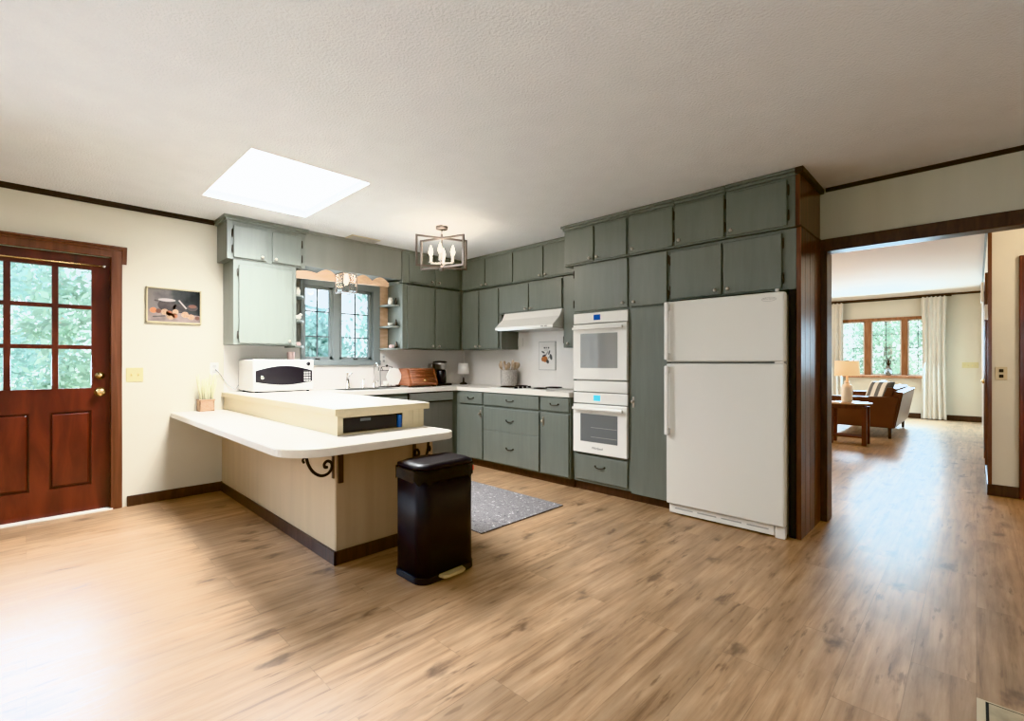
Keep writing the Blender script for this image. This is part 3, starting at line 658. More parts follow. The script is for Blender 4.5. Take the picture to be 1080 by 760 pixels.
g = G(); g.lathe([(.02,0),(.02,.008),(.014,.014),(.014,.05),(.008,.06),(0,.06)], (-4.92, 2.775, ZC)); g.tube([(-4.915, 2.775, ZC+.045), (-4.88, 2.81, ZC+.075)], .006); obj('base', g, 'chrome', c)

# ------------------------------------------------------------------ peninsula
ZL = .748; ZU = .908; PX = -2.672; PY = 1.27
c = thing('peninsula', 'tan panelled half-wall base of the breakfast peninsula with dark baseboard', 'peninsula', (-3.8, 1.6, 0))
g = G(); g.box(XL+.001, PX-.006, PY, 1.95, 0, ZL-.043); g.box(XL+.001, PX-.008, PY-.008, PY, .0, ZL-.043); obj('body', g, 'pen', c)
g = G(); g.box(PX-.006, PX+.002, PY-.006, 1.95, 0, ZL-.043); obj('end_panel', g, 'penshade', c)
g = G(); g.box(XL+.016, PX+.016, PY-.022, PY-.008, 0, .08, None, .003); g.box(PX+.002, PX+.016, PY-.022, 1.95, 0, .08, None, .003); obj('baseboard', g, 'trimd', c)
# breakfast counter with rounded corners
def rounded(x0, x1, y0, y1, rads, k=8):
    pts = []
    for (cx, cy, sx, sy, a0), r in zip(((x1, y0, -1, 1, -90), (x1, y1, -1, -1, 0), (x0, y1, 1, -1, 90), (x0, y0, 1, 1, 180)), rads):
        if r <= 0: pts.append((cx, cy)); continue
        for i in range(k+1):
            t = R(a0+90*i/k); pts.append((cx+sx*r+r*math.cos(t), cy+sy*r+r*math.sin(t)))
    return pts
g = G(); g.prism(rounded(XL+.001, -2.335, .872, 1.905, (.22, .10, 0, 0), 12), 'z', ZL-.043, ZL, None, .004)
single('breakfast_counter', g, 'counter', 'low white breakfast bar with rounded corners around the peninsula', 'countertop', (-3.6, 1.4, ZL-.043))
c = thing('raised_counter', 'raised cream box counter on the peninsula with a niche in its end', 'countertop', (-3.8, 1.6, ZL))
NI = (1.312, 1.722, .757, .850)
g = G(); g.box(XL+.001, -3.1, PY+.008, 1.90, ZL, ZU-.042); g.box(-3.1, PX-.012, PY+.008, NI[0], ZL, ZU-.042); g.box(-3.1, PX-.012, NI[1], 1.885, ZL, ZU-.042); g.box(-3.1, PX-.012, NI[0], NI[1], ZL, NI[2]); g.box(-3.1, PX-.012, NI[0], NI[1], NI[3], ZU-.042)
for yy in (1.775, 1.79, 1.80, 1.85): g.box(PX-.013, PX-.0105, yy-.001, yy+.001, ZL, ZU-.043)
obj('box', g, 'lam', c)
g = G(); g.box(XL+.001, PX, PY-.012, 1.925, ZU-.042, ZU-.004, None, .002); obj('edge_band', g, 'lam', c)
g = G(); g.box(XL+.001, PX-.001, PY-.011, 1.924, ZU-.004, ZU, None, .001); obj('top', g, 'counter', c)
g = G(); g.box(-3.09, PX-.02, NI[0]+.001, NI[0]+.003, NI[2], NI[3]); g.box(-3.09, PX-.02, NI[1]-.003, NI[1]-.001, NI[2], NI[3]); g.box(-3.097, -3.09, NI[0], NI[1], NI[2], NI[3]); obj('niche_lining', g, 'dark', c)
c = thing('media_box', 'black electronics box tucked in the niche of the raised counter', 'electronics', (-2.9, 1.5, NI[2]))
g = G(); g.box(-3.05, PX-.03, NI[0]+.012, NI[1]-.03, NI[2], NI[3]-.006, None, .003); obj('body', g, 'black', c)
g = G(); g.box(PX-.031, PX-.0285, NI[0]+.12, NI[0]+.19, NI[3]-.03, NI[3]-.012); obj('display', g, 'ovglass2', c)
g = G(); g.box(-2.86, PX-.018, NI[1]-.027, NI[1]-.004, NI[2], NI[3]-.012, None, .001)
single('blue_packet', g, 'blue', 'blue packet standing at the right end of the counter niche', 'packet', (-2.76, NI[1]-.015, NI[2]))
# scroll brackets under the bar
def bracket(ox, oy, ang, label):
    c = thing('shelf_bracket', label, 'bracket', (ox, oy, .5), 'scroll brackets')
    u = Vector((math.cos(ang), math.sin(ang), 0)); o = Vector((ox, oy, 0))
    P_ = lambda a, z: tuple(o+u*a+Vector((0,0,z)))
    def smooth(q, n=6):
        out = []
        for i in range(len(q)-1):
            p0, p1, p2, p3 = q[max(i-1,0)], q[i], q[i+1], q[min(i+2,len(q)-1)]
            for k in range(n):
                t = k/n; out.append(tuple(.5*((2*p1[d])+(-p0[d]+p2[d])*t+(2*p0[d]-5*p1[d]+4*p2[d]-p3[d])*t*t+(-p0[d]+3*p1[d]-3*p2[d]+p3[d])*t**3) for d in (0,1)))
        return out+[q[-1]]
    pts = smooth([(.160,.704), (.158,.655), (.148,.605), (.118,.555), (.075,.527), (.035,.532), (.012,.560), (.013,.592), (.035,.606), (.054,.594), (.052,.574), (.036,.570)])
    g = G(); g.tube([P_(*p) for p in pts], .0085, 8); obj('scroll', g, 'iron', c)
    g = G(); g.tube([P_(*p) for p in smooth([(.152,.63), (.168,.645), (.178,.63), (.170,.615)])], .0065, 8); obj('curl', g, 'iron', c)
    w = Vector((-u.y, u.x, 0)); a = o+w*.012; b = o-w*.012+u*.006
    g = G(); g.box(a.x, b.x, a.y, b.y, .50, ZL-.045, None, .001); obj('mounting_plate', g, 'trimd', c)
bracket(-2.70, PY-.009, R(-90), 'black iron scroll bracket on the front of the peninsula near its corner')
bracket(PX+.003, 1.80, 0, 'black iron scroll bracket on the peninsula end behind the trash can')
g = G(); g.box(PX+.003, PX+.018, 1.272, 1.302, .475, ZL-.045, None, .002); single('wooden_cleat', g, 'trimd', 'brown wooden cleat at the top corner of the peninsula end', 'cleat', (PX+.01, 1.287, .475))

# ------------------------------------------------------------------ trash can
bx0, bx1, by0, by1 = -2.335, -2.075, 1.445, 1.825; bc = ((bx0+bx1)/2, (by0+by1)/2)
c = thing('trash_can', 'tall black step trash can standing at the end of the peninsula', 'trash can', (bc[0], bc[1], 0))
def rr(x0, x1, y0, y1, r): return rounded(x0, x1, y0, y1, (r, r, r*.6, r*.6), 8)
g = G(); g.prism(rr(bx0, bx1, by0, by1, .07), 'z', .035, .585); 
for f in g.bm.faces: f.smooth = abs(f.normal.z) < .5
obj('body', g, 'blackm', c)
g = G(); g.prism(rr(bx0-.006, bx1+.006, by0-.006, by1+.006, .075), 'z', 0, .04, None, .004); obj('base', g, 'black', c)
g = G(); g.prism(rr(bx0-.005, bx1+.005, by0-.005, by1+.005, .074), 'z', .545, .60, None, .003); g.prism(rr(bx0+.01, bx1-.01, by0+.01, by1-.01, .065), 'z', .60, .606); obj('rim', g, 'black', c)
# bag edge hanging over the rim
g = G(); loop = rr(bx0-.009, bx1+.009, by0-.009, by1+.009, .078); n = len(loop); vs = []
for i, (x, y) in enumerate(loop):
    hz = .535+.012*math.sin(i*1.7)+.008*math.sin(i*3.1); o_ = .002*math.sin(i*2.3)
    vs.append([g.bm.verts.new((x+o_, y-o_, z)) for z in (.603, .57, hz)])
for i in range(n):
    a_, b_ = vs[i], vs[(i+1) % n]
    for k in range(2): f = g.bm.faces.new((a_[k], a_[k+1], b_[k+1], b_[k])); f.smooth = True
obj('bin_bag', g, 'bag', c, 'shiny black bag edge')
# lid: sloped dome
g = G(); lo = rr(bx0-.002, bx1+.008, by0-.002, by1+.002, .075); hi = rr(bx0+.03, bx1-.02, by0+.035, by1-.03, .06)
v0_ = [g.bm.verts.new((x, y, .607)) for x, y in lo]; v1_ = [g.bm.verts.new((x, y, .622+.012*(x-bx0)/(bx1-bx0)*0)) for x, y in lo]; v2_ = [g.bm.verts.new((x, y, .636)) for x, y in hi]
n = len(lo); g.bm.faces.new(v0_[::-1]); g.bm.faces.new(v2_)
for p, q in ((v0_, v1_), (v1_, v2_)):
    for i in range(n): g.bm.faces.new((p[i], p[(i+1) % n], q[(i+1) % n], q[i])).smooth = True
lid = obj('lid', g, 'blackm', c)
g = G(); g.box(bx0-.02, bx0, bc[1]-.06, bc[1]+.06, .59, .63, None, .005); obj('lid_hinge', g, 'black', lid)
g = G(); g.box(bx1-.032, bx1-.014, by1-.032, by1-.006, .555, .585, None, .003); obj('bag_clip', g, 'redp', c, 'small red clip')
g = G(); pts = [(bx1, bc[1]-.085), (bx1+.04, bc[1]-.085+.01), (bx1+.052, bc[1]-.05), (bx1+.052, bc[1]+.05), (bx1+.04, bc[1]+.075), (bx1, bc[1]+.085)]
g.prism(pts, 'z', .022, .040, None, .005); obj('pedal', g, 'gold', c, 'gold foot pedal')

# ------------------------------------------------------------------ microwave
c = thing('microwave', 'white countertop microwave on the raised counter by the wall', 'microwave', (-4.74, 1.66, ZU))
mx0, mx1, my0, my1, mz0, mz1 = -4.955, -4.535, 1.39, 1.925, ZU+.012, ZU+.298
g = G(); g.box(mx0, mx1, my0, my1, mz0, mz1, None, .012, 3, True); obj('body', g, 'white', c)
for x in (mx0+.04, mx1-.04):
    for y in (my0+.04, my1-.04):
        g = G(); g.lathe([(.012,0),(.014,.013),(0,.013)], (x, y, ZU), (0,0,1), 10); obj('foot', g, 'black', c)
g = G(); top = []; bot = []; ya, yb = my0+.018, my1-.018
for i in range(17):
    u = i/16; y = ya+(yb-ya)*u; sb = math.sin(math.pi*u); top.append((y, mz0+.185+.045*sb)); bot.append((y, mz0+.085-.03*sb))
g.prism(bot+top[::-1], 'x', mx1-.001, mx1+.004); obj('door_window', g, 'black', c, 'black curved door window')
g = G(); g.box(mx1+.003, mx1+.0055, yb-.085, yb-.012, mz0+.08, mz0+.185); kp = obj('keypad', g, 'dark', c)
g = G()
for i in range(3):
    for j in range(4): g.box(mx1+.005, mx1+.0065, yb-.078+i*.022, yb-.062+i*.022, mz0+.085+j*.024, mz0+.100+j*.024)
obj('button', g, 'grey', kp)
g = G(); g.lathe([(.019,0),(.019,.006),(0,.007)], (mx1+.0, my1-.055, mz0+.248), (1,0,0), 18); obj('door_button', g, 'black', c)
g = G(); g.lathe([(.017,0),(.017,.012),(.012,.016),(0,.016)], (mx1+.003, ya+.055, mz0+.125), (1,0,0), 18); obj('dial', g, 'chrome', c)
g = G(); g.tube([(mx0+.02, my0, mz0+.05), (-4.93, 1.36, ZU+.02), (-4.955, 1.31, ZU+.06), (-4.965, 1.25, ZU+.16), (-4.966, 1.205, ZU+.215)], .0045, 8); obj('power_cord', g, 'grey', c)
g = G(); g.lathe([(.03,0),(.034,.02),(.036,.075),(.033,.078),(0,.07)], (-4.85, 1.83, mz1), (0,0,1)); single('pink_cup', g, 'pink', 'pale pink cup standing on top of the microwave', 'cup', (-4.85, 1.83, mz1))

# basket with straw at the wall
c = thing('basket', 'small woven basket on the low counter against the left wall', 'basket', (-4.91, 1.12, ZL))
g = G()
for q in ((-4.965, -4.955, 1.06, 1.175), (-4.865, -4.855, 1.06, 1.175), (-4.965, -4.855, 1.06, 1.07), (-4.965, -4.855, 1.165, 1.175)): g.box(*q, ZL, ZL+.10, None, .003)
g.box(-4.965, -4.855, 1.06, 1.175, ZL, ZL+.008); obj('wall', g, 'wicker', c)
g = G(); g.tube([(-4.966, 1.06, ZL+.1), (-4.854, 1.06, ZL+.1), (-4.854, 1.176, ZL+.1), (-4.966, 1.176, ZL+.1)], .006, 6, None, True); obj('rim', g, 'wicker', c)
g = G(); random.seed(3)
for i in range(36):
    x, y = -4.91+random.uniform(-.035, .035), 1.118+random.uniform(-.04, .04); dx, dy = (x+4.91)*.5, (y-1.118)*.75+random.uniform(-.015, .015); hh = random.uniform(.22, .33)
    g.tube([(x, y, ZL+.012), (x+dx*.4, y+dy*.4, ZL+hh*.6), (max(x+dx, -4.97), y+dy, ZL+hh)], [.005, .0045, .004], 5)
o = single('dried_stems', g, 'straw', 'bundle of pale dried stems standing in the woven basket', 'dried plant', (-4.91, 1.12, ZL)); o['kind'] = 'stuff'

# ------------------------------------------------------------------ wall plates, pictures
def plate(loc, F, w, h, label, slots, mat='ivory', name='switch_plate', cat='switch plate', dark='dark'):
    c = thing(name, label, cat, loc)
    a, z = (loc[1] if F[0] == 'L' else loc[0]), loc[2]
    g = G(); g.fbox(F, a-w/2, a+w/2, 0, .006, z-h/2, z+h/2, None, .002); obj('cover', g, mat, c)
    for da, dz, kind in slots:
        g = G()
        if kind == 'toggle': g.fbox(F, a+da-.004, a+da+.004, .005, .017, z+dz-.009, z+dz+.006, None, .002)
        else: g.fbox(F, a+da-.014, a+da+.014, .0055, .0075, z+dz-.014, z+dz+.014, None, .003)
        obj('toggle' if kind == 'toggle' else 'socket', g, dark if kind != 'toggle' else 'brass', c)
plate((XL, .627, 1.078), ('L', XL), .112, .115, 'ivory double switch plate on the left wall between door and counter', [(-.023, 0, 'toggle'), (.023, 0, 'toggle')])
plate((XL, 1.20, 1.12), ('L', XL), .07, .115, 'white outlet on the left wall above the woven basket', [(0, .024, 's'), (0, -.024, 's')], 'whitep', 'wall_outlet', 'outlet', 'grey')
plate((.155, YH, 1.083), ('R', YH), .075, .115, 'tan outlet with two dark sockets on the hall wall beyond the doorway', [(0, .024, 's'), (0, -.024, 's')], 'lam', 'wall_outlet', 'outlet')
plate((-.09, YV, 1.125), ('R', YV), .24, .115, 'wide yellowish switch plate on the far living room wall', [(-.075, 0, 'toggle'), (-.025, 0, 'toggle'), (.025, 0, 'toggle'), (.075, 0, 'toggle')])
plate((XL+.006, 2.93, 1.22), ('L', XL+.006), .07, .115, 'white outlet on the backsplash under the right corner shelves', [(0, .024, 's'), (0, -.024, 's')], 'whitep', 'wall_outlet', 'outlet', 'grey')
plate((-3.93, YR-.006, 1.42), ('R', YR-.006), .11, .1, 'pale cover plate on the backsplash left of the fruit print', [], 'whitep', 'cover_plate', 'wall plate') 
c = thing('thermostat', 'white thermostat high on the living room right wall', 'thermostat', (XH, 6.55, 1.66))
g = G(); g.box(XH-.03, XH, 6.5, 6.62, 1.60, 1.74, None, .006); obj('housing', g, 'whitep', c)
g = G(); g.box(XH-.032, XH-.029, 6.53, 6.59, 1.67, 1.71); obj('display', g, 'grey', c)
c = thing('chime_box', 'pale door chime box on the living room right wall, beyond the thermostat', 'door chime', (XH, 8.61, 2.07))
g = G(); g.box(XH-.045, XH, 8.5, 8.72, 1.95, 2.2, None, .008); obj('housing', g, 'whitep', c)
# still life
py0, py1, pz0, pz1 = .699, 1.097, 1.517, 1.818; pc = (XL+.01, (py0+py1)/2, (pz0+pz1)/2)
c = thing('wall_painting', 'small still life painting of a dark pot and fruit on the left wall', 'painting', pc)
g = G(); f_ = .012
g.box(XL, XL+.024, py0, py1, pz0, pz0+f_, None, .002); g.box(XL, XL+.024, py0, py1, pz1-f_, pz1, None, .002); g.box(XL, XL+.024, py0, py0+f_, pz0, pz1, None, .002); g.box(XL, XL+.024, py1-f_, py1, pz0, pz1, None, .002)
obj('frame', g, 'gframe', c)
g = G(); X0 = XL+.014
g.box(XL+.002, X0, py0+f_, py1-f_, pz0+f_, pz1-f_, 'p_bg')
def blob(cy, cz, ry, rz, m, lay):
    g.prism([(py0+cy+ry*math.cos(2*math.pi*i/20), pz0+cz+rz*math.sin(2*math.pi*i/20)) for i in range(20)], 'x', X0, X0+.0003*lay, m)
g.prism([(py0+f_, pz0+f_), (py1-f_, pz0+f_), (py1-f_, pz0+.075), (py0+.22, pz0+.095), (py0+f_, pz0+.115)], 'x', X0, X0+.0003, 'cloth')
blob(.145, .155, .065, .055, 'pot', 2); blob(.145, .198, .062, .014, 'potin', 3); g.prism([(py0+.06, pz0+.195), (py0+.085, pz0+.19), (py0+.085, pz0+.18), (py0+.055, pz0+.185)], 'x', X0, X0+.0006, 'pot')
blob(.235, .135, .05, .035, 'pot', 2); blob(.33, .145, .04, .03, 'pot', 1); blob(.33, .155, .03, .015, 'leather', 2)
g.prism([(py0+.225, pz0+.20), (py0+.235, pz0+.205), (py0+.29, pz0+.135), (py0+.28, pz0+.13)], 'x', X0, X0+.001, 'potin')
for cy, cz, r, m in ((.05, .105, .024, 'orange'), (.085, .10, .02, 'leather'), (.13, .095, .027, 'wicker'), (.16, .085, .024, 'bread'), (.205, .10, .022, 'wicker'), (.17, .062, .03, 'wicker'), (.20, .065, .022, 'bread'), (.275, .08, .027, 'wicker'), (.32, .062, .025, 'wicker'), (.365, .055, .018, 'leather')): blob(cy, cz, r, r*.95, m, 4)
g.prism([(py0+.045, pz0+.055), (py0+.13, pz0+.065), (py0+.135, pz0+.058), (py0+.045, pz0+.047)], 'x', X0, X0+.0008, 'pot')
obj('canvas', g, 'p_bg', c)
# fruit print on the backsplash
qx0, qx1, qz0, qz1 = -3.618, -3.372, 1.092, 1.418; Y0 = YR-.006
c = thing('fruit_print', 'small white botanical fruit print on the backsplash beneath the range hood', 'picture', ((qx0+qx1)/2, Y0, (qz0+qz1)/2))
g = G(); g.box(qx0, qx1, Y0-.008, Y0, qz0, qz1); obj('frame', g, 'grey', c)
g = G(); g.box(qx0+.006, qx1-.006, Y0-.010, Y0-.002, qz0+.006, qz1-.006, 'paper')
def blobr(cx, cz, rx, rz, m, lay, ang=0):
    pts = []
    for i in range(18):
        t = 2*math.pi*i/18; u, w = rx*math.cos(t), rz*math.sin(t); pts.append((qx0+cx+u*math.cos(ang)-w*math.sin(ang), qz0+cz+u*math.sin(ang)+w*math.cos(ang)))
    g.prism(pts, 'y', Y0-.010, Y0-.010-.0004*lay, m)
blobr(.095, .125, .036, .035, 'orange', 2); blobr(.06, .125, .022, .026, 'orange', 1); blobr(.13, .10, .02, .028, 'ink', 2, .6); blobr(.18, .15, .018, .035, 'ink', 1, .3); blobr(.08, .165, .03, .012, 'ink', 2, .3)
blobr(.12, .19, .035, .01, 'grey', 1, .9); blobr(.065, .205, .026, .01, 'ink', 1, -.4); blobr(.155, .20, .028, .01, 'ink', 1, 1.2); blobr(.15, .145, .02, .008, 'grey', 1, .8)
for i, w in enumerate((.022, .014, .02)): g.box(qx0+.075+i*.03, qx0+.075+i*.03+w, Y0-.0105, Y0-.010, qz0+.245, qz0+.262, 'ink')
g.box(qx0+.085, qx0+.145, Y0-.0105, Y0-.010, qz0+.225, qz0+.231, 'grey'); obj('paper', g, 'paper', c)

# ------------------------------------------------------------------ range hood, cooktop
c = thing('range_hood', 'white under-cabinet range hood over the cooktop', 'range hood', (-3.42, 3.95, 1.54))
h0, h1 = -3.885, -3.045
g = G(); prof = [(YR-.006, 1.735), (YF-.01, 1.735), (YF-.05, 1.66), (3.70, 1.565), (3.70, 1.54), (YR-.006, 1.54)]
g.prism([(y, z) for y, z in prof], 'x', h0, h1); obj('shell', g, 'white', c)
g = G(); g.box(h0+.18, h0+.48, 3.845, 3.87, 1.69, 1.705); obj('vent_slot', g, 'grey', c)
g = G(); g.box(h0+.02, h1-.02, 3.72, YR-.03, 1.533, 1.5405); obj('filter', g, 'steel', c)
for i in range(2):
    g = G(); g.box(h1-.16+i*.05, h1-.13+i*.05, 3.694, 3.70, 1.546, 1.56); obj('rocker_switch', g, 'grey', c)
c = thing('side_filler', 'dark sage filler panel hanging under the hood cabinet beside the hood', 'panel', (-3.94, 4.0, 1.33))
g = G(); g.box(-3.974, -3.955, YF+.005, YR-.007, 1.335, 1.733); obj('panel', g, 'soffit', c)
c = thing('cooktop', 'black electric cooktop with coil burners set in the rear worktop', 'cooktop', (-3.5, 3.86, ZC))
g = G(); g.box(-3.87, -3.05, 3.60, 4.10, ZC, ZC+.006, None, .002); obj('plate', g, 'whitep', c)
for x, y, r in ((-3.735, 3.75, .10), (-3.735, 3.97, .08), (-3.26, 3.75, .08), (-3.26, 3.97, .10)):
    g = G(); g.lathe([(r+.015,0),(r+.018,.004),(r,.004),(r*.9,.001),(0,.001)], (x, y, ZC+.006)); b_ = obj('drip_pan', g, 'steel', c)
    g = G(); pts = [(x+(.02+(r-.02)*i/60)*math.cos(i*.36), y+(.02+(r-.02)*i/60)*math.sin(i*.36), ZC+.017) for i in range(61)]; g.tube(pts, .0045, 6); obj('burner_coil', g, 'iron', b_)
for i in range(4):
    g = G(); g.lathe([(.021,0),(.018,.02),(0,.021)], (-3.52, 3.66+i*.07, ZC+.006), (0,0,1), 14); obj('control_knob', g, 'black', c)
# utensil crock
c = thing('utensil_crock', 'grey woven crock full of wooden utensils by the cooktop', 'crock', (-3.99, 4.03, ZC))
g = G(); g.lathe([(.085,0),(.098,.02),(.105,.10),(.103,.185),(.108,.195),(.098,.195),(.095,.18),(.09,.02),(0,.015)], (-3.99, 4.03, ZC), (0,0,1), 28); obj('pot', g, 'crock', c)
random.seed(11)
for i in range(9):
    t = i*2*math.pi/9; o_ = Vector((-3.99+.05*math.cos(t), 4.03+.04*math.sin(t), ZC+.03)); e_ = Vector((-3.99+.12*math.cos(t)+random.uniform(-.02,.02), min(4.12, 4.03+.075*math.sin(t)), ZC+.26+random.uniform(0,.05)))
    u = thing('wooden_utensil', 'wooden cooking utensil standing in the grey woven crock', 'utensil', tuple(o_), 'utensils in the crock')
    g = G(); mid = o_.lerp(e_, .7); g.tube([o_, mid], .006, 6); obj('handle', g, 'utens', u)
    g = G(); g.tube([mid, mid.lerp(e_, .3), mid.lerp(e_, .7), e_], [.007, .02, .024, .012] if i % 2 else [.007, .013, .016, .014], 8); obj('head', g, 'utens', u)
# knife block-like dark holder near oven
c = thing('knife_block', 'dark block of knives on the rear worktop beside the double oven', 'knife block', (-2.82, 4.0, ZC))
g = G(); g.prism([(3.93, ZC), (4.06, ZC), (4.10, ZC+.17), (4.0, ZC+.22)], 'x', -2.87, -2.77, None, .004); obj('block', g, 'trimd', c)
for i in range(4):
    g = G(); x = -2.855+i*.024; g.tube([(x, 4.04, ZC+.19), (x-.01, 3.99, ZC+.31)], [.008, .010], 8); obj('knife_handle', g, 'black', c)

# ------------------------------------------------------------------ objects along the left-wall worktop
c = thing('dish_stand', 'white plate and cups on a black wire stand near the sink', 'dish rack', (-4.86, 2.93, ZC))
g = G(); g.box(-4.93, -4.77, 2.84, 3.02, ZC, ZC+.012, None, .004); obj('tray', g, 'black', c)
g = G()
for y in (2.86, 3.0): g.tube([(-4.92, y, ZC+.01), (-4.93, y, ZC+.19), (-4.90, y, ZC+.23), (-4.87, y, ZC+.19)], .0035, 6)
g.tube([(-4.93, 2.86, ZC+.19), (-4.93, 3.0, ZC+.19)], .0035, 6); g.ball((-4.90, 2.93, ZC+.245), .014); g.tube([(-4.90, 2.86, ZC+.23), (-4.90, 2.93, ZC+.245), (-4.90, 3.0, ZC+.23)], .0035, 6); obj('wire_frame', g, 'iron', c)
g = G(); pts = [(2.97+.105*math.cos(R(60*i)), ZC+.125+.11*math.sin(R(60*i))) for i in range(6)]; [p for p in pts]; g.prism([(y-.03, z) for y, z in pts], 'x', -4.765, -4.753, None, .004); single('white_platter', g, 'white', 'white hexagonal platter leaning on the wire dish stand', 'plate', (-4.76, 2.97, ZC))
g = G(); g.lathe([(.022,0),(.03,.01),(.032,.06),(.028,.055),(.02,.008),(0,.008)], (-4.845, 2.885, ZC+.012)); single('white_mug', g, 'ceram', 'small white cup on the black tray of the dish stand', 'cup', (-4.845, 2.885, ZC+.012))
c = thing('bread_box', 'copper-brown wooden bread box with slatted front on the corner worktop', 'bread box', (-4.74, 3.22, ZC))
g = G(); pr = [(-4.90, ZC+.02), (-4.58, ZC+.02), (-4.575, ZC+.06), (-4.64, ZC+.20), (-4.66, ZC+.215), (-4.90, ZC+.215)]
g.prism([(x, z) for x, z in pr], 'y', 3.03, 3.42, None, .004); obj('body', g, 'bread', c)
g = G()
for i in range(7): t = i/6; x = -4.572-.066*t; z = ZC+.055+.145*t; g.tube([(x, 3.06, z), (x, 3.39, z)], .012, 8)
obj('roll_front', g, 'bread', c)
g = G(); g.ball((-4.562, 3.225, ZC+.08), .014); obj('knob', g, 'brass', c)
for x in (-4.87, -4.61):
    for y in (3.06, 3.39): g = G(); g.box(x-.02, x+.02, y-.02, y+.02, ZC, ZC+.02, None, .003); obj('foot', g, 'trimd', c)
c = thing('coffee_maker', 'black and steel coffee maker behind the bread box in the corner', 'coffee maker', (-4.83, 3.62, ZC))
g = G(); g.box(-4.93, -4.70, 3.51, 3.73, ZC, ZC+.025, None, .006); obj('base', g, 'black', c)
g = G(); g.box(-4.93, -4.85, 3.53, 3.71, ZC+.025, ZC+.27, None, .006); obj('tower', g, 'steel', c)
g = G(); g.lathe([(.07,0),(.07,.055),(.078,.06),(.085,.072),(.05,.085),(0,.085)], (-4.79, 3.62, ZC+.20), (0,0,1)); obj('brew_head', g, 'steel', c)
g = G(); g.lathe([(.085,0),(.09,.008),(.06,.02),(0,.022)], (-4.80, 3.62, ZC+.283), (0,0,1)); obj('lid', g, 'black', c)
g = G(); g.lathe([(.05,0),(.06,.01),(.06,.15),(.045,.17),(0,.17)], (-4.775, 3.62, ZC+.026), (0,0,1)); obj('carafe', g, 'black', c)
c = thing('table_lamp', 'tiny white-shaded lamp in the corner of the worktop', 'lamp', (-4.80, 4.0, ZC))
g = G(); g.lathe([(.05,0),(.05,.008),(.035,.02),(.012,.03),(.008,.09),(0,.09)], (-4.80, 4.0, ZC)); obj('base', g, 'bronze', c)
g = G(); g.lathe([(.016,0),(.024,.02),(.02,.06),(.012,.08),(0,.08)], (-4.80, 4.0, ZC+.045)); obj('stem', g, 'frost', c)
g = G(); g.lathe([(.078,0),(.066,.14),(.064,.14),(.076,0)], (-4.80, 4.0, ZC+.135), (0,0,1), 28); obj('lamp_shade', g, 'shade', c)
# ornaments on the corner shelves
def orn(x, y, z, kind, label, grp='shelf ornaments'):
    g = G()
    if kind == 'jar': g.lathe([(.024,0),(.028,.01),(.028,.06),(.018,.068),(.02,.082),(0,.084)], (x, y, z), (0,0,1), 14); return single('white_jar', g, 'ceram', label, 'jar', (x,y,z), grp)
    if kind == 'bottle': g.lathe([(.015,0),(.017,.04),(.008,.055),(.009,.075),(0,.075)], (x, y, z), (0,0,1), 12); return single('small_bottle', g, 'bronze', label, 'bottle', (x,y,z), grp)
    if kind == 'bowl': g.lathe([(.016,0),(.03,.015),(.04,.035),(.037,.035),(.02,.01),(0,.008)], (x, y, z), (0,0,1), 16); return single('small_bowl', g, 'ceram', label, 'bowl', (x,y,z), grp)
    if kind == 'bird':
        c = thing('bird_figurine', label, 'figurine', (x, y, z), grp)
        g.ball((x, y, z+.026), .026, None, 12, (1.0, 1.3, 1)); obj('body', g, 'ceram', c)
        g = G(); g.ball((x, y+.028, z+.055), .014); g.lathe([(.005,0),(0,.014)], (x, y+.04, z+.055), (0,1,0), 8); obj('head', g, 'ceram', c)
        g = G(); g.tube([(x, y-.025, z+.03), (x, y-.055, z+.042)], [.012,.005], 6); obj('tail', g, 'ceram', c); return c
    if kind == 'pinkbox': g.box(x-.03, x+.03, y-.02, y+.02, z, z+.035, None, .008); return single('pink_trinket', g, 'pink', label, 'trinket', (x,y,z), grp)
orn(-4.83, 2.935, 1.841, 'jar', 'white jar on the top right corner shelf'); orn(-4.76, 2.963, 1.841, 'bottle', 'dark small bottle on the top right corner shelf')
orn(-4.83, 2.938, 1.597, 'bowl', 'white small bowl on the middle right corner shelf'); orn(-4.755, 2.962, 1.597, 'bottle', 'dark small bottle on the middle right corner shelf')
orn(-4.82, 2.945, 1.345, 'pinkbox', 'pinkish trinket on the lowest right corner shelf'); orn(-4.75, 2.963, 1.345, 'bottle', 'dark small bottle on the lowest right corner shelf')
orn(-4.82, 1.88, 1.841, 'jar', 'white jar on the top left corner shelf'); orn(-4.80, 1.875, 1.597, 'bird', 'white bird figurine on the middle left corner shelf'); orn(-4.81, 1.88, 1.345, 'pinkbox', 'pinkish trinket on the lowest left corner shelf')
# lantern light over the sink
c = thing('lantern_light', 'small clear glass lantern light in front of the window valance', 'light fixture', (XF+.06, 2.27, 1.98))
lx, ly, lz0, lz1, w = XF+.085, 2.275, 1.885, 2.075, .075
g = G(); g.box(XF-.006, XF+.006, ly-.05, ly+.05, lz1-.07, lz1+.0, None, .003); g.box(XF+.006, lx, ly-.008, ly+.008, lz1-.006, lz1+.004); obj('wall_bracket', g, 'frame', c)
g = G()
for sx in (-1, 1):
    for sy in (-1, 1): g.box(lx+sx*w-.004, lx+sx*w+.004, ly+sy*w-.004, ly+sy*w+.004, lz0, lz1)
for z in (lz0, lz1):
    for s_ in (-1, 1): g.box(lx-w, lx+w, ly+s_*w-.004, ly+s_*w+.004, z-.004, z+.004); g.box(lx+s_*w-.004, lx+s_*w+.004, ly-w, ly+w, z-.004, z+.004)
g.box(lx-w, lx+w, ly-.006, ly+.006, lz1-.004, lz1+.004); obj('cage', g, 'frame', c)
g = G()
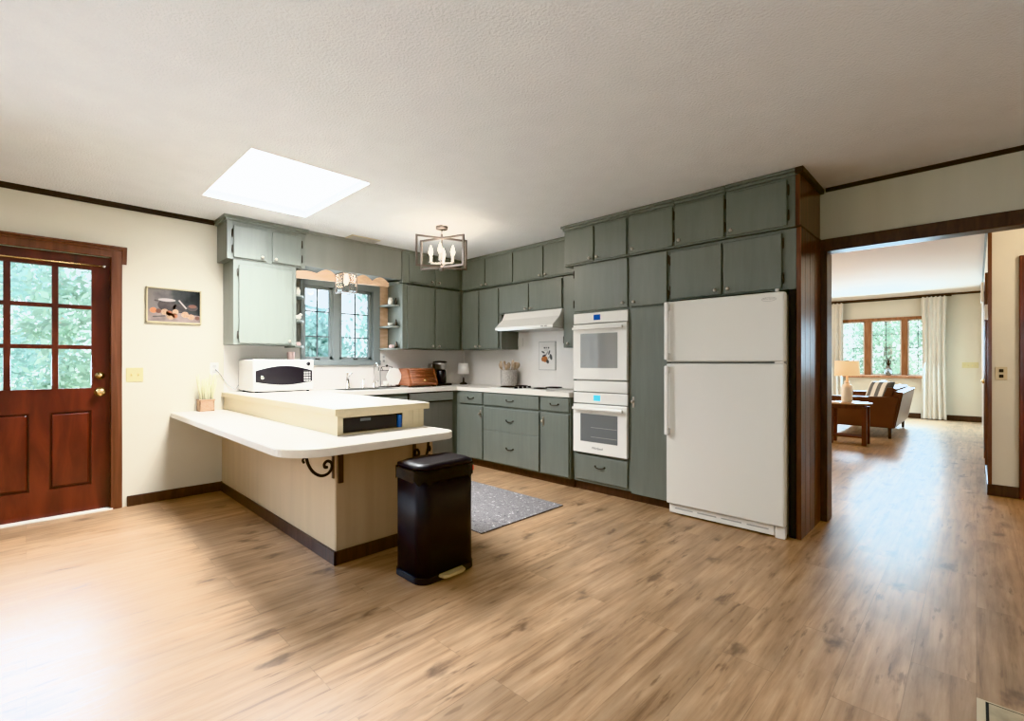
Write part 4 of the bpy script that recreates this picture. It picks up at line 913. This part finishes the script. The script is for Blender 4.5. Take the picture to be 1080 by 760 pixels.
for s_ in (-1, 1): g.box(lx-w, lx+w, ly+s_*(w-.006)-.001, ly+s_*(w-.006)+.001, lz0, lz1); g.box(lx+s_*(w-.006)-.001, lx+s_*(w-.006)+.001, ly-w, ly+w, lz0, lz1)
obj('glass_pane', g, 'frost', c)
g = G(); g.lathe([(.014,0),(.014,.03),(.02,.05),(.022,.075),(.012,.10),(0,.105)], (lx, ly, lz1-.004), (0,0,-1), 14); obj('bulb', g, 'bulb', c)

# ------------------------------------------------------------------ chandelier
cx, cy = -3.637, 2.764
c = thing('chandelier', 'open cage ceiling light with crossed rectangular frames and candle bulbs', 'light fixture', (cx, cy, 2.06))
g = G(); g.lathe([(.06,0),(.06,.022),(.055,.028),(0,.028)], (cx, cy, H), (0,0,-1), 28); obj('canopy', g, 'frame', c)
g = G(); g.tube([(cx, cy, H-.02), (cx, cy, 2.08)], .006, 10); g.lathe([(.02,0),(.022,.02),(.01,.05),(0,.055)], (cx, cy, 2.05)); g.lathe([(.0,0),(.012,.008),(.012,.05),(0,.055)], (cx, cy, 2.345)); obj('stem', g, 'frame', c)
zt_, zb_ = 2.362, 2.085
for ang in (71.4, 16.4):
    g = G(); L_ = .245; u = Vector((math.cos(R(ang)), math.sin(R(ang)), 0)); w_ = Vector((-u.y, u.x, 0)); t_ = .0085
    def bar(p, q, g=g):
        p, q = Vector(p), Vector(q); d_ = (q-p).normalized(); s1 = w_*t_; s2 = d_.cross(w_).normalized()*t_
        vs = [g.bm.verts.new(a+k1*s1+k2*s2) for a in (p-d_*t_, q+d_*t_) for k1, k2 in ((-1,-1),(1,-1),(1,1),(-1,1))]
        fs = [g.bm.faces.new([vs[i] for i in f]) for f in ((0,1,2,3),(7,6,5,4),(0,4,5,1),(1,5,6,2),(2,6,7,3),(3,7,4,0))]; bmesh.ops.recalc_face_normals(g.bm, faces=fs)
    o_ = Vector((cx, cy, 0)); T = lambda a, z: o_+u*a+Vector((0,0,z))
    bar(T(-L_, zt_), T(L_, zt_)); bar(T(-L_, zb_), T(L_, zb_)); bar(T(-L_, zb_), T(-L_, zt_)); bar(T(L_, zb_), T(L_, zt_)); obj('rectangular_frame', g, 'frame', c)
for k in range(4):
    a = R(44.4+45+90*k) if False else R(44.4+90*k); px, py = cx+.105*math.cos(a), cy+.105*math.sin(a)
    g = G(); g.tube([(cx, cy, 2.12), (px, py, 2.12), (px, py, 2.135)], .006, 8); g.lathe([(.012,0),(.02,.008),(.012,.012),(.0125,.07),(0,.07)], (px, py, 2.125), (0,0,1), 12); ar = obj('candle_arm', g, 'whitep', c)
    g = G(); g.lathe([(.011,0),(.019,.02),(.021,.035),(.012,.07),(.004,.095),(0,.098)], (px, py, 2.195), (0,0,1), 14); obj('candle_bulb', g, 'bulb', ar)
# ceiling vent
g = G(); g.box(-4.66, -4.50, 2.30, 2.62, H-.008, H, None, .002)
c = thing('ceiling_vent', 'tan metal air vent in the ceiling above the sink window', 'vent', (-4.58, 2.46, H)); obj('frame', g, 'lam', c)
g = G()
for i in range(6): g.box(-4.645+i*.024, -4.632+i*.024, 2.315, 2.605, H-.012, H-.008)
obj('louvre', g, 'grey', c)

# ------------------------------------------------------------------ double oven
c = thing('double_oven', 'white built-in double wall oven in the tall sage cabinet', 'oven', (-2.405, 3.58, .345))
o0, o1 = -2.688, -2.122; fo = YT
g = G(); g.box(o0+.01, o1-.01, fo-.002, fo+.5, .35, 1.632); obj('chassis', g, 'grey', c)
def oven(zd0, zd1, zc0, zc1, lcd, gl, up):
    g = G(); g.box(o0, o1, fo-.028, fo-.002, zc0, zc1, None, .003); pn = obj('control_panel', g, 'white', c)
    mx = (o0+o1)/2-.02
    g = G(); g.box(mx-.04, mx+.03, fo-.0295, fo-.0275, zc0+.025, zc1-.02); obj('display', g, lcd, pn)
    g = G(); g.box(o0, o1, fo-.038, fo-.002, zd0, zd1, None, .005); d = obj('oven_door', g, 'white', c)
    g = G(); g.box(o0+.085, o1-.09, fo-.0395, fo-.0375, zd0+.105, zd1-.085); obj('oven_window', g, gl, d)
    if not up:
        g = G()
        for z in (zd0+.15, zd0+.235): g.box(o0+.2, o1-.095, fo-.0402, fo-.0394, z, z+.003)
        obj('oven_rack', g, 'grey', d)
    g = G(); g.box(o0+.02, o1-.02, fo-.085, fo-.065, zd1-.05, zd1-.025, None, .006)
    for x in (o0+.04, o1-.06): g.box(x, x+.02, fo-.068, fo-.037, zd1-.047, zd1-.028)
    obj('handle', g, 'white', d)
    return d
oven(1.025, 1.525, 1.535, 1.628, 'lcdb', 'ovglass', True)
g = G(); g.box(o0, o1, fo-.03, fo-.002, .915, 1.012, None, .003); obj('vent_strip', g, 'white', c)
d = oven(.358, .80, .81, .905, 'lcd', 'ovglass2', False)
text('Whirlpool', .028, MR((o0+o1)/2-.015, fo-.0385, .41), 'ink', d)
# ------------------------------------------------------------------ refrigerator
c = thing('refrigerator', 'white top-freezer refrigerator under the sage cabinets', 'refrigerator', (-1.315, 3.75, 0))
r0, r1, ry = -1.735, -.905, 3.495; y_d = ry+.062
g = G(); g.box(r0+.008, r1-.004, y_d+.008, YR-.06, .02, 1.638, None, .004); obj('cabinet_body', g, 'grey', c)
g = G(); g.box(r0, r1, ry, y_d, 1.185, 1.652, None, .012, 3, True); fz = obj('freezer_door', g, 'fridge', c)
g = G(); g.box(r0, r1, ry, y_d, .085, 1.172, None, .012, 3, True); fd = obj('fridge_door', g, 'fridge', c)
def fh(z0, z1, zt, parent, up):
    g = G(); g.box(r0+.004, r0+.036, ry-.045, ry-.026, z0, z1, None, .008, 3, True)
    g.box(r0+.006, r0+.034, ry-.03, ry+.002, zt, zt+.05, None, .004); z2 = z0 if up else z1-.06
    g.box(r0+.006, r0+.034, ry-.03, ry+.002, z2, z2+.05, None, .004)
    return obj('handle', g, 'white', parent)
fh(1.20, 1.645, 1.58, fz, True); fh(.62, 1.155, .62, fd, False)
g = G(); g.box(r1-.06, r1-.01, ry+.005, ry+.03, 1.172, 1.186); g.lathe([(.012,0),(.012,.02),(0,.02)], (r1-.05, ry+.02, 1.652)); obj('hinge_cover', g, 'whitep', c)
g = G(); g.box(r0+.012, r1-.07, ry+.03, y_d+.01, .012, .078, None, .004); obj('base_grille', g, 'whitep', c)
g = G()
for i in range(4): g.box(r0+.06+i*.175, r0+.20+i*.175, ry+.0285, ry+.032, .045, .054)
obj('grille_slot', g, 'grey', c)
g = G(); g.box(r1-.066, r1-.004, ry+.03, y_d+.01, .0, .08, None, .004); obj('foot', g, 'whitep', c)
g = G(); g.box(r0+.03, r0+.08, ry+.09, y_d+.06, 0, .02); obj('foot', g, 'whitep', c)
g = G(); cxl, czl = r1-.095, 1.605
g.tube([(cxl+.045*math.cos(t), ry-.0008, czl+.013*math.sin(t)) for t in [2*math.pi*i/24 for i in range(24)]], .0012, 5, None, True); obj('badge_ring', g, 'grey', fz)
text('Whirlpool', .018, MR(cxl, ry-.0012, czl+.003), 'grey', fz); text('GOLD', .009, MR(cxl-.01, ry-.0012, czl-.02), 'grey', fz) if False else None

# ------------------------------------------------------------------ rug, floor vent
g = G(); g.box(-3.95, -2.43, 2.185, 3.085, 0, .010, None, .003); single('rug', g, 'rug', 'grey mottled area rug on the kitchen floor behind the trash can', 'rug', (-3.19, 2.63, 0))
c = thing('floor_vent', 'small tan metal floor register at the bottom right of the floor', 'vent', (.17, 2.28, 0))
g = G(); g.box(.0, .36, 2.13, 2.335, 0, .004, None, .001); obj('frame', g, 'lam', c)
g = G(); g.box(.03, .33, 2.15, 2.318, .003, .006)
obj('grille', g, 'tile', c)
g = G(); g.box(.024, .336, 2.318, 2.324, .003, .0055); g.box(.022, .03, 2.15, 2.324, .003, .0055); obj('slot', g, 'dark', c)

# ------------------------------------------------------------------ living room
# window
g = G(); a, b, c_, d_ = LW
g.box(a-.07, a, YV-.022, YV, .84, 2.155, None, .004); g.box(b, b+.07, YV-.022, YV, .84, 2.155, None, .004); g.box(a-.07, b+.07, YV-.024, YV, 2.09, 2.155, None, .004)
g.box(a-.08, b+.08, YV-.10, YV+.05, .84, .90, None, .006); g.box(-1.80, -1.68, YV-.01, YV+.08, .90, 2.1, None, .004); g.box(-1.155, -1.05, YV-.01, YV+.08, .90, 2.1, None, .004)
w2 = struct('window_2', g, 'oak')
for a0, a1, nv in ((a, -1.80, 1), (-1.68, -1.155, 1), (-1.05, b, 1)):
    g = G()
    for q in ((a0, a0+.025), (a1-.025, a1)): g.box(q[0], q[1], YV+.03, YV+.06, .92, 2.1)
    g.box(a0, a1, YV+.03, YV+.06, .90, .93); g.box(a0, a1, YV+.03, YV+.06, 2.07, 2.1); s_ = obj('sash', g, 'whitep', w2)
    g = G(); m_ = (a0+a1)/2; g.box(m_-.005, m_+.005, YV+.04, YV+.05, .93, 2.07)
    for k in (1, 2, 3): z = .93+1.14*k/4; g.box(a0, a1, YV+.04, YV+.05, z-.004, z+.004)
    obj('glazing_bar', g, 'muntin', s_)
    g = G(); g.box(a0, a1, YV+.043, YV+.047, .93, 2.07); obj('window_pane', g, 'glass', s_)
def curtain(x0, x1, label, tie):
    c = thing('curtain', label, 'curtain', ((x0+x1)/2, YV-.13, 0), 'linen curtains')
    g = G(); n = 64; m = 26; vs = []
    for j in range(m+1):
        z = .02+2.5*j/m; t = j/m; row = []
        fw = 1 - .12*math.sin(t*math.pi)
        for i in range(n+1):
            u = i/n; x = (x0+x1)/2+(x1-x0)*(u-.5)*fw; fold = math.sin(u*math.pi*2*5+.6*math.sin(t*3))*(.028-.008*t)+.010*math.sin(u*23+t*2)
            row.append(g.bm.verts.new((x, YV-.14+fold, z)))
        vs.append(row)
    for j in range(m):
        for i in range(n): g.bm.faces.new((vs[j][i], vs[j][i+1], vs[j+1][i+1], vs[j+1][i])).smooth = True
    obj('cloth', g, 'curtain', c)
    g = G()
    for i in range(6): x = x0+(x1-x0)*(i+.5)/6; g.box(x-.012, x+.012, YV-.15, YV-.10, 2.47, 2.535, None, .004)
    obj('pleat_heading', g, 'curtain', c)
curtain(-.83, -.43, 'long pale linen curtain right of the living room window', 0); curtain(-2.62, -2.17, 'long pale linen curtain left of the living room window', 0)
g = G(); g.tube([(-2.75, YV-.12, 2.53), (-.36, YV-.12, 2.53)], .012, 10); single('curtain_rod', g, 'bronze', 'dark curtain rod carrying the two linen curtains', 'curtain rod', (-1.5, YV-.12, 2.53))
c = thing('twig_vase', 'small vase with bare twigs on the living room window sill', 'vase', (-1.37, YV-.06, .90))
g = G(); g.lathe([(.045,0),(.068,.06),(.06,.14),(.03,.19),(.036,.21),(0,.20)], (-1.37, YV-.06, .90)); obj('vase', g, 'dish', c)
g = G()
for dx, h in ((-.1, .30), (-.04, .38), (.05, .36), (.11, .28), (.0, .33)): g.tube([(-1.37, YV-.06, 1.07), (-1.37+dx*.4, YV-.06, 1.07+h*.5), (-1.37+dx, YV-.065, .95+h)], [.010,.008,.006], 5)
obj('twigs', g, 'trimd', c)
# sofa (its arm end towards the kitchen, back to the right)
c = thing('sofa', 'brown leather sofa seen from its arm end in the living room', 'sofa', (-1.3, 10.2, 0))
g = G(); g.prism([(-1.73, .17), (-.905, .17), (-.835, .66), (-1.0, .645), (-1.70, .635), (-1.74, .58)], 'y', 9.25, 9.42, None, .02); obj('arm', g, 'leather', c)
g = G(); g.prism([(-1.73, .17), (-.90, .17), (-.845, .635), (-1.70, .635), (-1.74, .58)], 'y', 11.1, 11.27, None, .02); obj('arm', g, 'leather', c)
g = G(); g.prism([(-1.03, .17), (-.895, .17), (-.795, .72), (-.90, .735)], 'y', 9.30, 11.22, None, .02); obj('backrest', g, 'leatherg', c)
g = G(); g.box(-1.72, -1.0, 9.42, 11.1, .17, .30, None, .01); obj('seat_base', g, 'leather', c)
for k in range(2):
    g = G(); g.box(-1.75, -1.0, 9.43+k*.835, 9.43+k*.835+.825, .30, .46, None, .035, 3, True); obj('seat_cushion', g, 'leather', c)
    g = G(); g.prism([(-1.12, .46), (-.97, .46), (-.885, .77), (-1.0, .785)], 'y', 9.43+k*.835, 9.43+k*.835+.825, None, .03); obj('back_cushion', g, 'leather', c)
for x in (-1.66, -.96):
    for y in (9.34, 11.18): g = G(); g.lathe([(.018,0),(.026,.17),(0,.17)], (x, y, 0), (0,0,1), 10); obj('leg', g, 'trimd', c)
def pillow(x, y, z, label, stripes, yaw=0):
    RM = Matrix.Rotation(R(yaw), 3, 'Z') @ Matrix.Rotation(R(22), 3, 'Y')
    g = G(); mt = 'curtain'; n = 12; q = {}
    for s_ in (1, -1):
        for i in range(n+1):
            for j in range(n+1):
                u, v = i/n*2-1, j/n*2-1; t = .075*((1-u**4)*(1-v**4))**.5*s_
                e_ = abs(u) == 1 or abs(v) == 1
                if e_ and s_ == -1: q[(s_, i, j)] = q[(1, i, j)]; continue
                lx_, ly_, lz_ = t, u*.21, v*.20
                q[(s_, i, j)] = g.bm.verts.new(Vector((x, y, z)) + RM @ Vector((lx_, ly_, lz_)))
        for i in range(n):
            for j in range(n):
                f = [q[(s_, i, j)], q[(s_, i+1, j)], q[(s_, i+1, j+1)], q[(s_, i, j+1)]]
                try:
                    f = g.bm.faces.new(f if s_ == 1 else f[::-1]); f.smooth = True; f.material_index = g._mi('ink' if stripes and (i//2) % 2 == 0 else ('curtain' if stripes else 'ceram'))
                except ValueError: pass
    single('throw_pillow', g, mt, label, 'pillow', (x, y, z), 'pillows on the sofa')
pillow(-1.13, 9.66, .685, 'black and white striped pillow against the sofa back', True, 52); pillow(-1.20, 10.35, .68, 'plain white pillow farther along the sofa', False, 15)
# side table
tx, ty = -1.335, 8.42
c = thing('side_table', 'dark red-brown oval side table beside the sofa', 'table', (tx, ty, 0))
g = G(); g.prism([(tx+.275*math.cos(2*math.pi*i/40), ty+.22*math.sin(2*math.pi*i/40)) for i in range(40)], 'z', .578, .602, None, .005); obj('tabletop', g, 'tabletop', c)
g = G(); g.box(tx-.20, tx+.20, ty-.13, ty+.13, .51, .578, None, .004); obj('apron', g, 'tablew', c)
g = G(); g.box(tx-.20, tx+.20, ty-.13, ty+.13, .10, .122, None, .004); obj('lower_shelf', g, 'tablew', c)
for sx in (-1, 1):
    for sy in (-1, 1):
        g = G(); g.prism([(tx+sx*.20-.028, ty+sy*.13-.028), (tx+sx*.20+.028, ty+sy*.13-.028), (tx+sx*.20+.028, ty+sy*.13+.028), (tx+sx*.20-.028, ty+sy*.13+.028)], 'z', 0, .54, None, .004); obj('leg', g, 'tablew', c)
c = thing('table_lamp', 'lit cream ceramic lamp with drum shade on the side table', 'lamp', (-1.36, 8.42, .602))
g = G(); g.lathe([(.066,0),(.07,.01),(.07,.20),(.062,.235),(.035,.26),(.03,.275),(.034,.285),(.03,.30),(.012,.31),(.012,.40),(0,.40)], (-1.36, 8.42, .602), (0,0,1), 24); obj('base', g, 'ceram', c)
g = G(); g.lathe([(.155,0),(.145,.215),(.142,.215),(.152,0)], (-1.36, 8.42, .985), (0,0,1), 32); obj('lamp_shade', g, 'shadew', c)
g = G(); g.ball((-1.36, 8.42, 1.07), .03); obj('bulb', g, 'bulb', c)

# ------------------------------------------------------------------ outside
g = G(); g.box(-40, -5.12, -25, 40, -.4, -.25); g.box(-40, 30, 13.6, 45, -.4, -.25); g.box(-40, 30, -25, -3.4, -.4, -.25); struct('ground', g, 'lawn')
def tree(x, y, r, h, mat, label, seed, n=6000, low=.08, ls=.075):
    random.seed(seed)
    c = thing('garden_tree', label, 'tree', (x, y, -.25), 'trees outside')
    g = G(); g.tube([(x, y, -.25), (x+.05, y, h*.4), (x-.05, y+.05, h*.8)], [.17, .13, .05], 10); obj('trunk', g, 'bark', c)
    g = G()
    cl = [(random.uniform(-r, r)*.75, random.uniform(-r, r)*.75, h*random.uniform(low, 1)) for _ in range(26)]
    for _ in range(n):
        a_ = random.choice(cl); p = Vector((x+a_[0]+random.gauss(0, r*.22), y+a_[1]+random.gauss(0, r*.22), max(-.2, a_[2]+random.gauss(0, r*.2))))
        u = Vector((random.gauss(0,1), random.gauss(0,1), random.gauss(0,1))).normalized(); w_ = u.orthogonal().normalized(); s1 = ls*random.uniform(.6, 1.3); 
        g.bm.faces.new([g.bm.verts.new(p+k) for k in (-u*s1, -w_*s1*.45, u*s1, w_*s1*.45)])
    obj('foliage', g, mat, c)
tr = [(-12.6, -.7, 1.3, 5.2, 'leaf2', 'bushy teal-green tree outside the left panes of the red door'), (-9.2, .85, .9, 4.4, 'leaf', 'green tree outside the right panes of the red door'), (-18, .6, 2.3, 8.5, 'leaf', 'tall tree farther back behind the red door'),
      (-8.4, 3.4, .75, 1.9, 'leaf2', 'low teal shrub outside the left sash of the sink window'), (-9.6, 6.0, 1.0, 4.0, 'leaf2', 'pale green tree outside the right sash of the sink window'),
      (-4.6, 18.2, 1.3, 4.6, 'leaf2', 'teal tree outside the left pane of the living room window'), (-2.4, 22.5, 1.4, 5.2, 'leaf', 'tree outside the middle pane of the living room window'), (-.3, 18.4, 1.1, 4.4, 'leaf', 'green tree outside the right pane of the living room window')]
for i, (x, y, r, h, m, lab) in enumerate(tr): tree(x, y, r, h, m, lab, 40+i)

# ------------------------------------------------------------------ light
W = bpy.data.worlds.new('World'); SC.world = W; W.use_nodes = True
wt = W.node_tree; bg = wt.nodes['Background']
tc = N(wt, 'ShaderNodeTexCoord'); sp = N(wt, 'ShaderNodeSeparateXYZ'); cr = N(wt, 'ShaderNodeValToRGB')
wt.links.new(tc.outputs['Generated'], sp.inputs[0]); wt.links.new(sp.outputs['Z'], cr.inputs[0]); wt.links.new(cr.outputs[0], bg.inputs[0])
e = cr.color_ramp.elements; e[0].position = 0; e[0].color = (.95,1,1,1); e[1].position = .6; e[1].color = (.55,.75,1,1)
bg.inputs[1].default_value = 2.4
def area(name, loc, rot, sx, sy, p, col=(1,1,1), spread=180):
    l = bpy.data.lights.new(name, 'AREA'); l.shape = 'RECTANGLE'; l.size = sx; l.size_y = sy; l.energy = p; l.color = col; l.spread = R(spread)
    o = bpy.data.objects.new(name, l); C.objects.link(o); o.location = loc; o.rotation_euler = [R(a) for a in rot]; return o
def point(name, loc, p, col, r=.05):
    l = bpy.data.lights.new(name, 'POINT'); l.energy = p; l.color = col; l.shadow_soft_size = r
    o = bpy.data.objects.new(name, l); C.objects.link(o); o.location = loc; return o
area('skylight_daylight', ((SK[0]+SK[1])/2, (SK[2]+SK[3])/2, H+.05), (0,0,0), 1.1, .75, 104, (1,.985,.96), 128)
area('patio_daylight', (XL+.06, -1.85, 1.05), (0,-80,0), 1.95, 1.75, 46, (.86,.92,1), 130)
area('door_daylight', (XL+.03, .01, 1.44), (0,-72,0), .92, .8, 35, (.74,.85,1), 105)
area('rear_fill', (-.35, YN+.05, 1.4), (90,0,180), 2.4, 1.35, 105, (.97,.98,1), 110)  # added fill for the room, set at the unseen window behind
area('ceiling_fill', (.1, -1.2, 1.5), (180,0,0), 2.2, 2.2, 46, (.96,.98,1))  # added lamp facing up, brightens the ceiling
area('living_window_daylight', (-1.47, YV-.3, 1.5), (-68,0,0), 1.45, 1.2, 220, (.58,.82,1))
area('living_side_fill', (-6.0, 8.5, 1.45), (0,-100,0), 1.2, 2.8, 150, (1,.84,.66))  # added warm fill from the unseen side of the living room
point('living_warm_fill', (-3.6, 8.0, 2.1), 40, (1,.80,.62), .15)  # added unseen lamp that warms the living room ceiling
area('sink_window_daylight', (XL+.03, 2.4, 1.6), (0,-90,0), .75, .8, 10, (.85,.95,1))
point('chandelier_glow', (cx, cy, 2.24), 17, (1,.82,.64), .1)
point('lantern_glow', (lx, ly, 1.98), 1.6, (1,.8,.58), .03)
point('living_lamp_glow', (-1.36, 8.42, 1.12), 3, (1,.72,.42), .04)
point('hall_glow', (1.1, 5.2, 2.3), 38, (1,.82,.60), .12)
sl = bpy.data.lights.new('sun', 'SUN'); sl.energy = 6.0; sl.angle = R(3); so = bpy.data.objects.new('sun', sl); C.objects.link(so); so.rotation_euler = (0, R(42), 0)

# ------------------------------------------------------------------ camera
F_PX = 501.0
cam = bpy.data.cameras.new('camera'); co = bpy.data.objects.new('camera', cam); C.objects.link(co)
cam.sensor_fit = 'HORIZONTAL'; cam.sensor_width = 36; cam.lens = F_PX/1080*36; cam.shift_y = 2/1080; cam.clip_start = .05; cam.clip_end = 200
co.location = (0, 0, 1.18); co.rotation_euler = (R(90), 0, math.atan((1030-540)/F_PX))
SC.camera = co
SC.view_settings.view_transform = 'Khronos PBR Neutral'; SC.view_settings.look = 'None'; SC.view_settings.exposure = .10; SC.view_settings.use_white_balance = True; SC.view_settings.white_balance_temperature = 6230; SC.view_settings.white_balance_tint = 8
SC.cycles.use_denoising = True
SC.cycles.max_bounces = 10; SC.cycles.diffuse_bounces = 5; SC.cycles.transparent_max_bounces = 12
SC.cycles.sample_clamp_indirect = 6
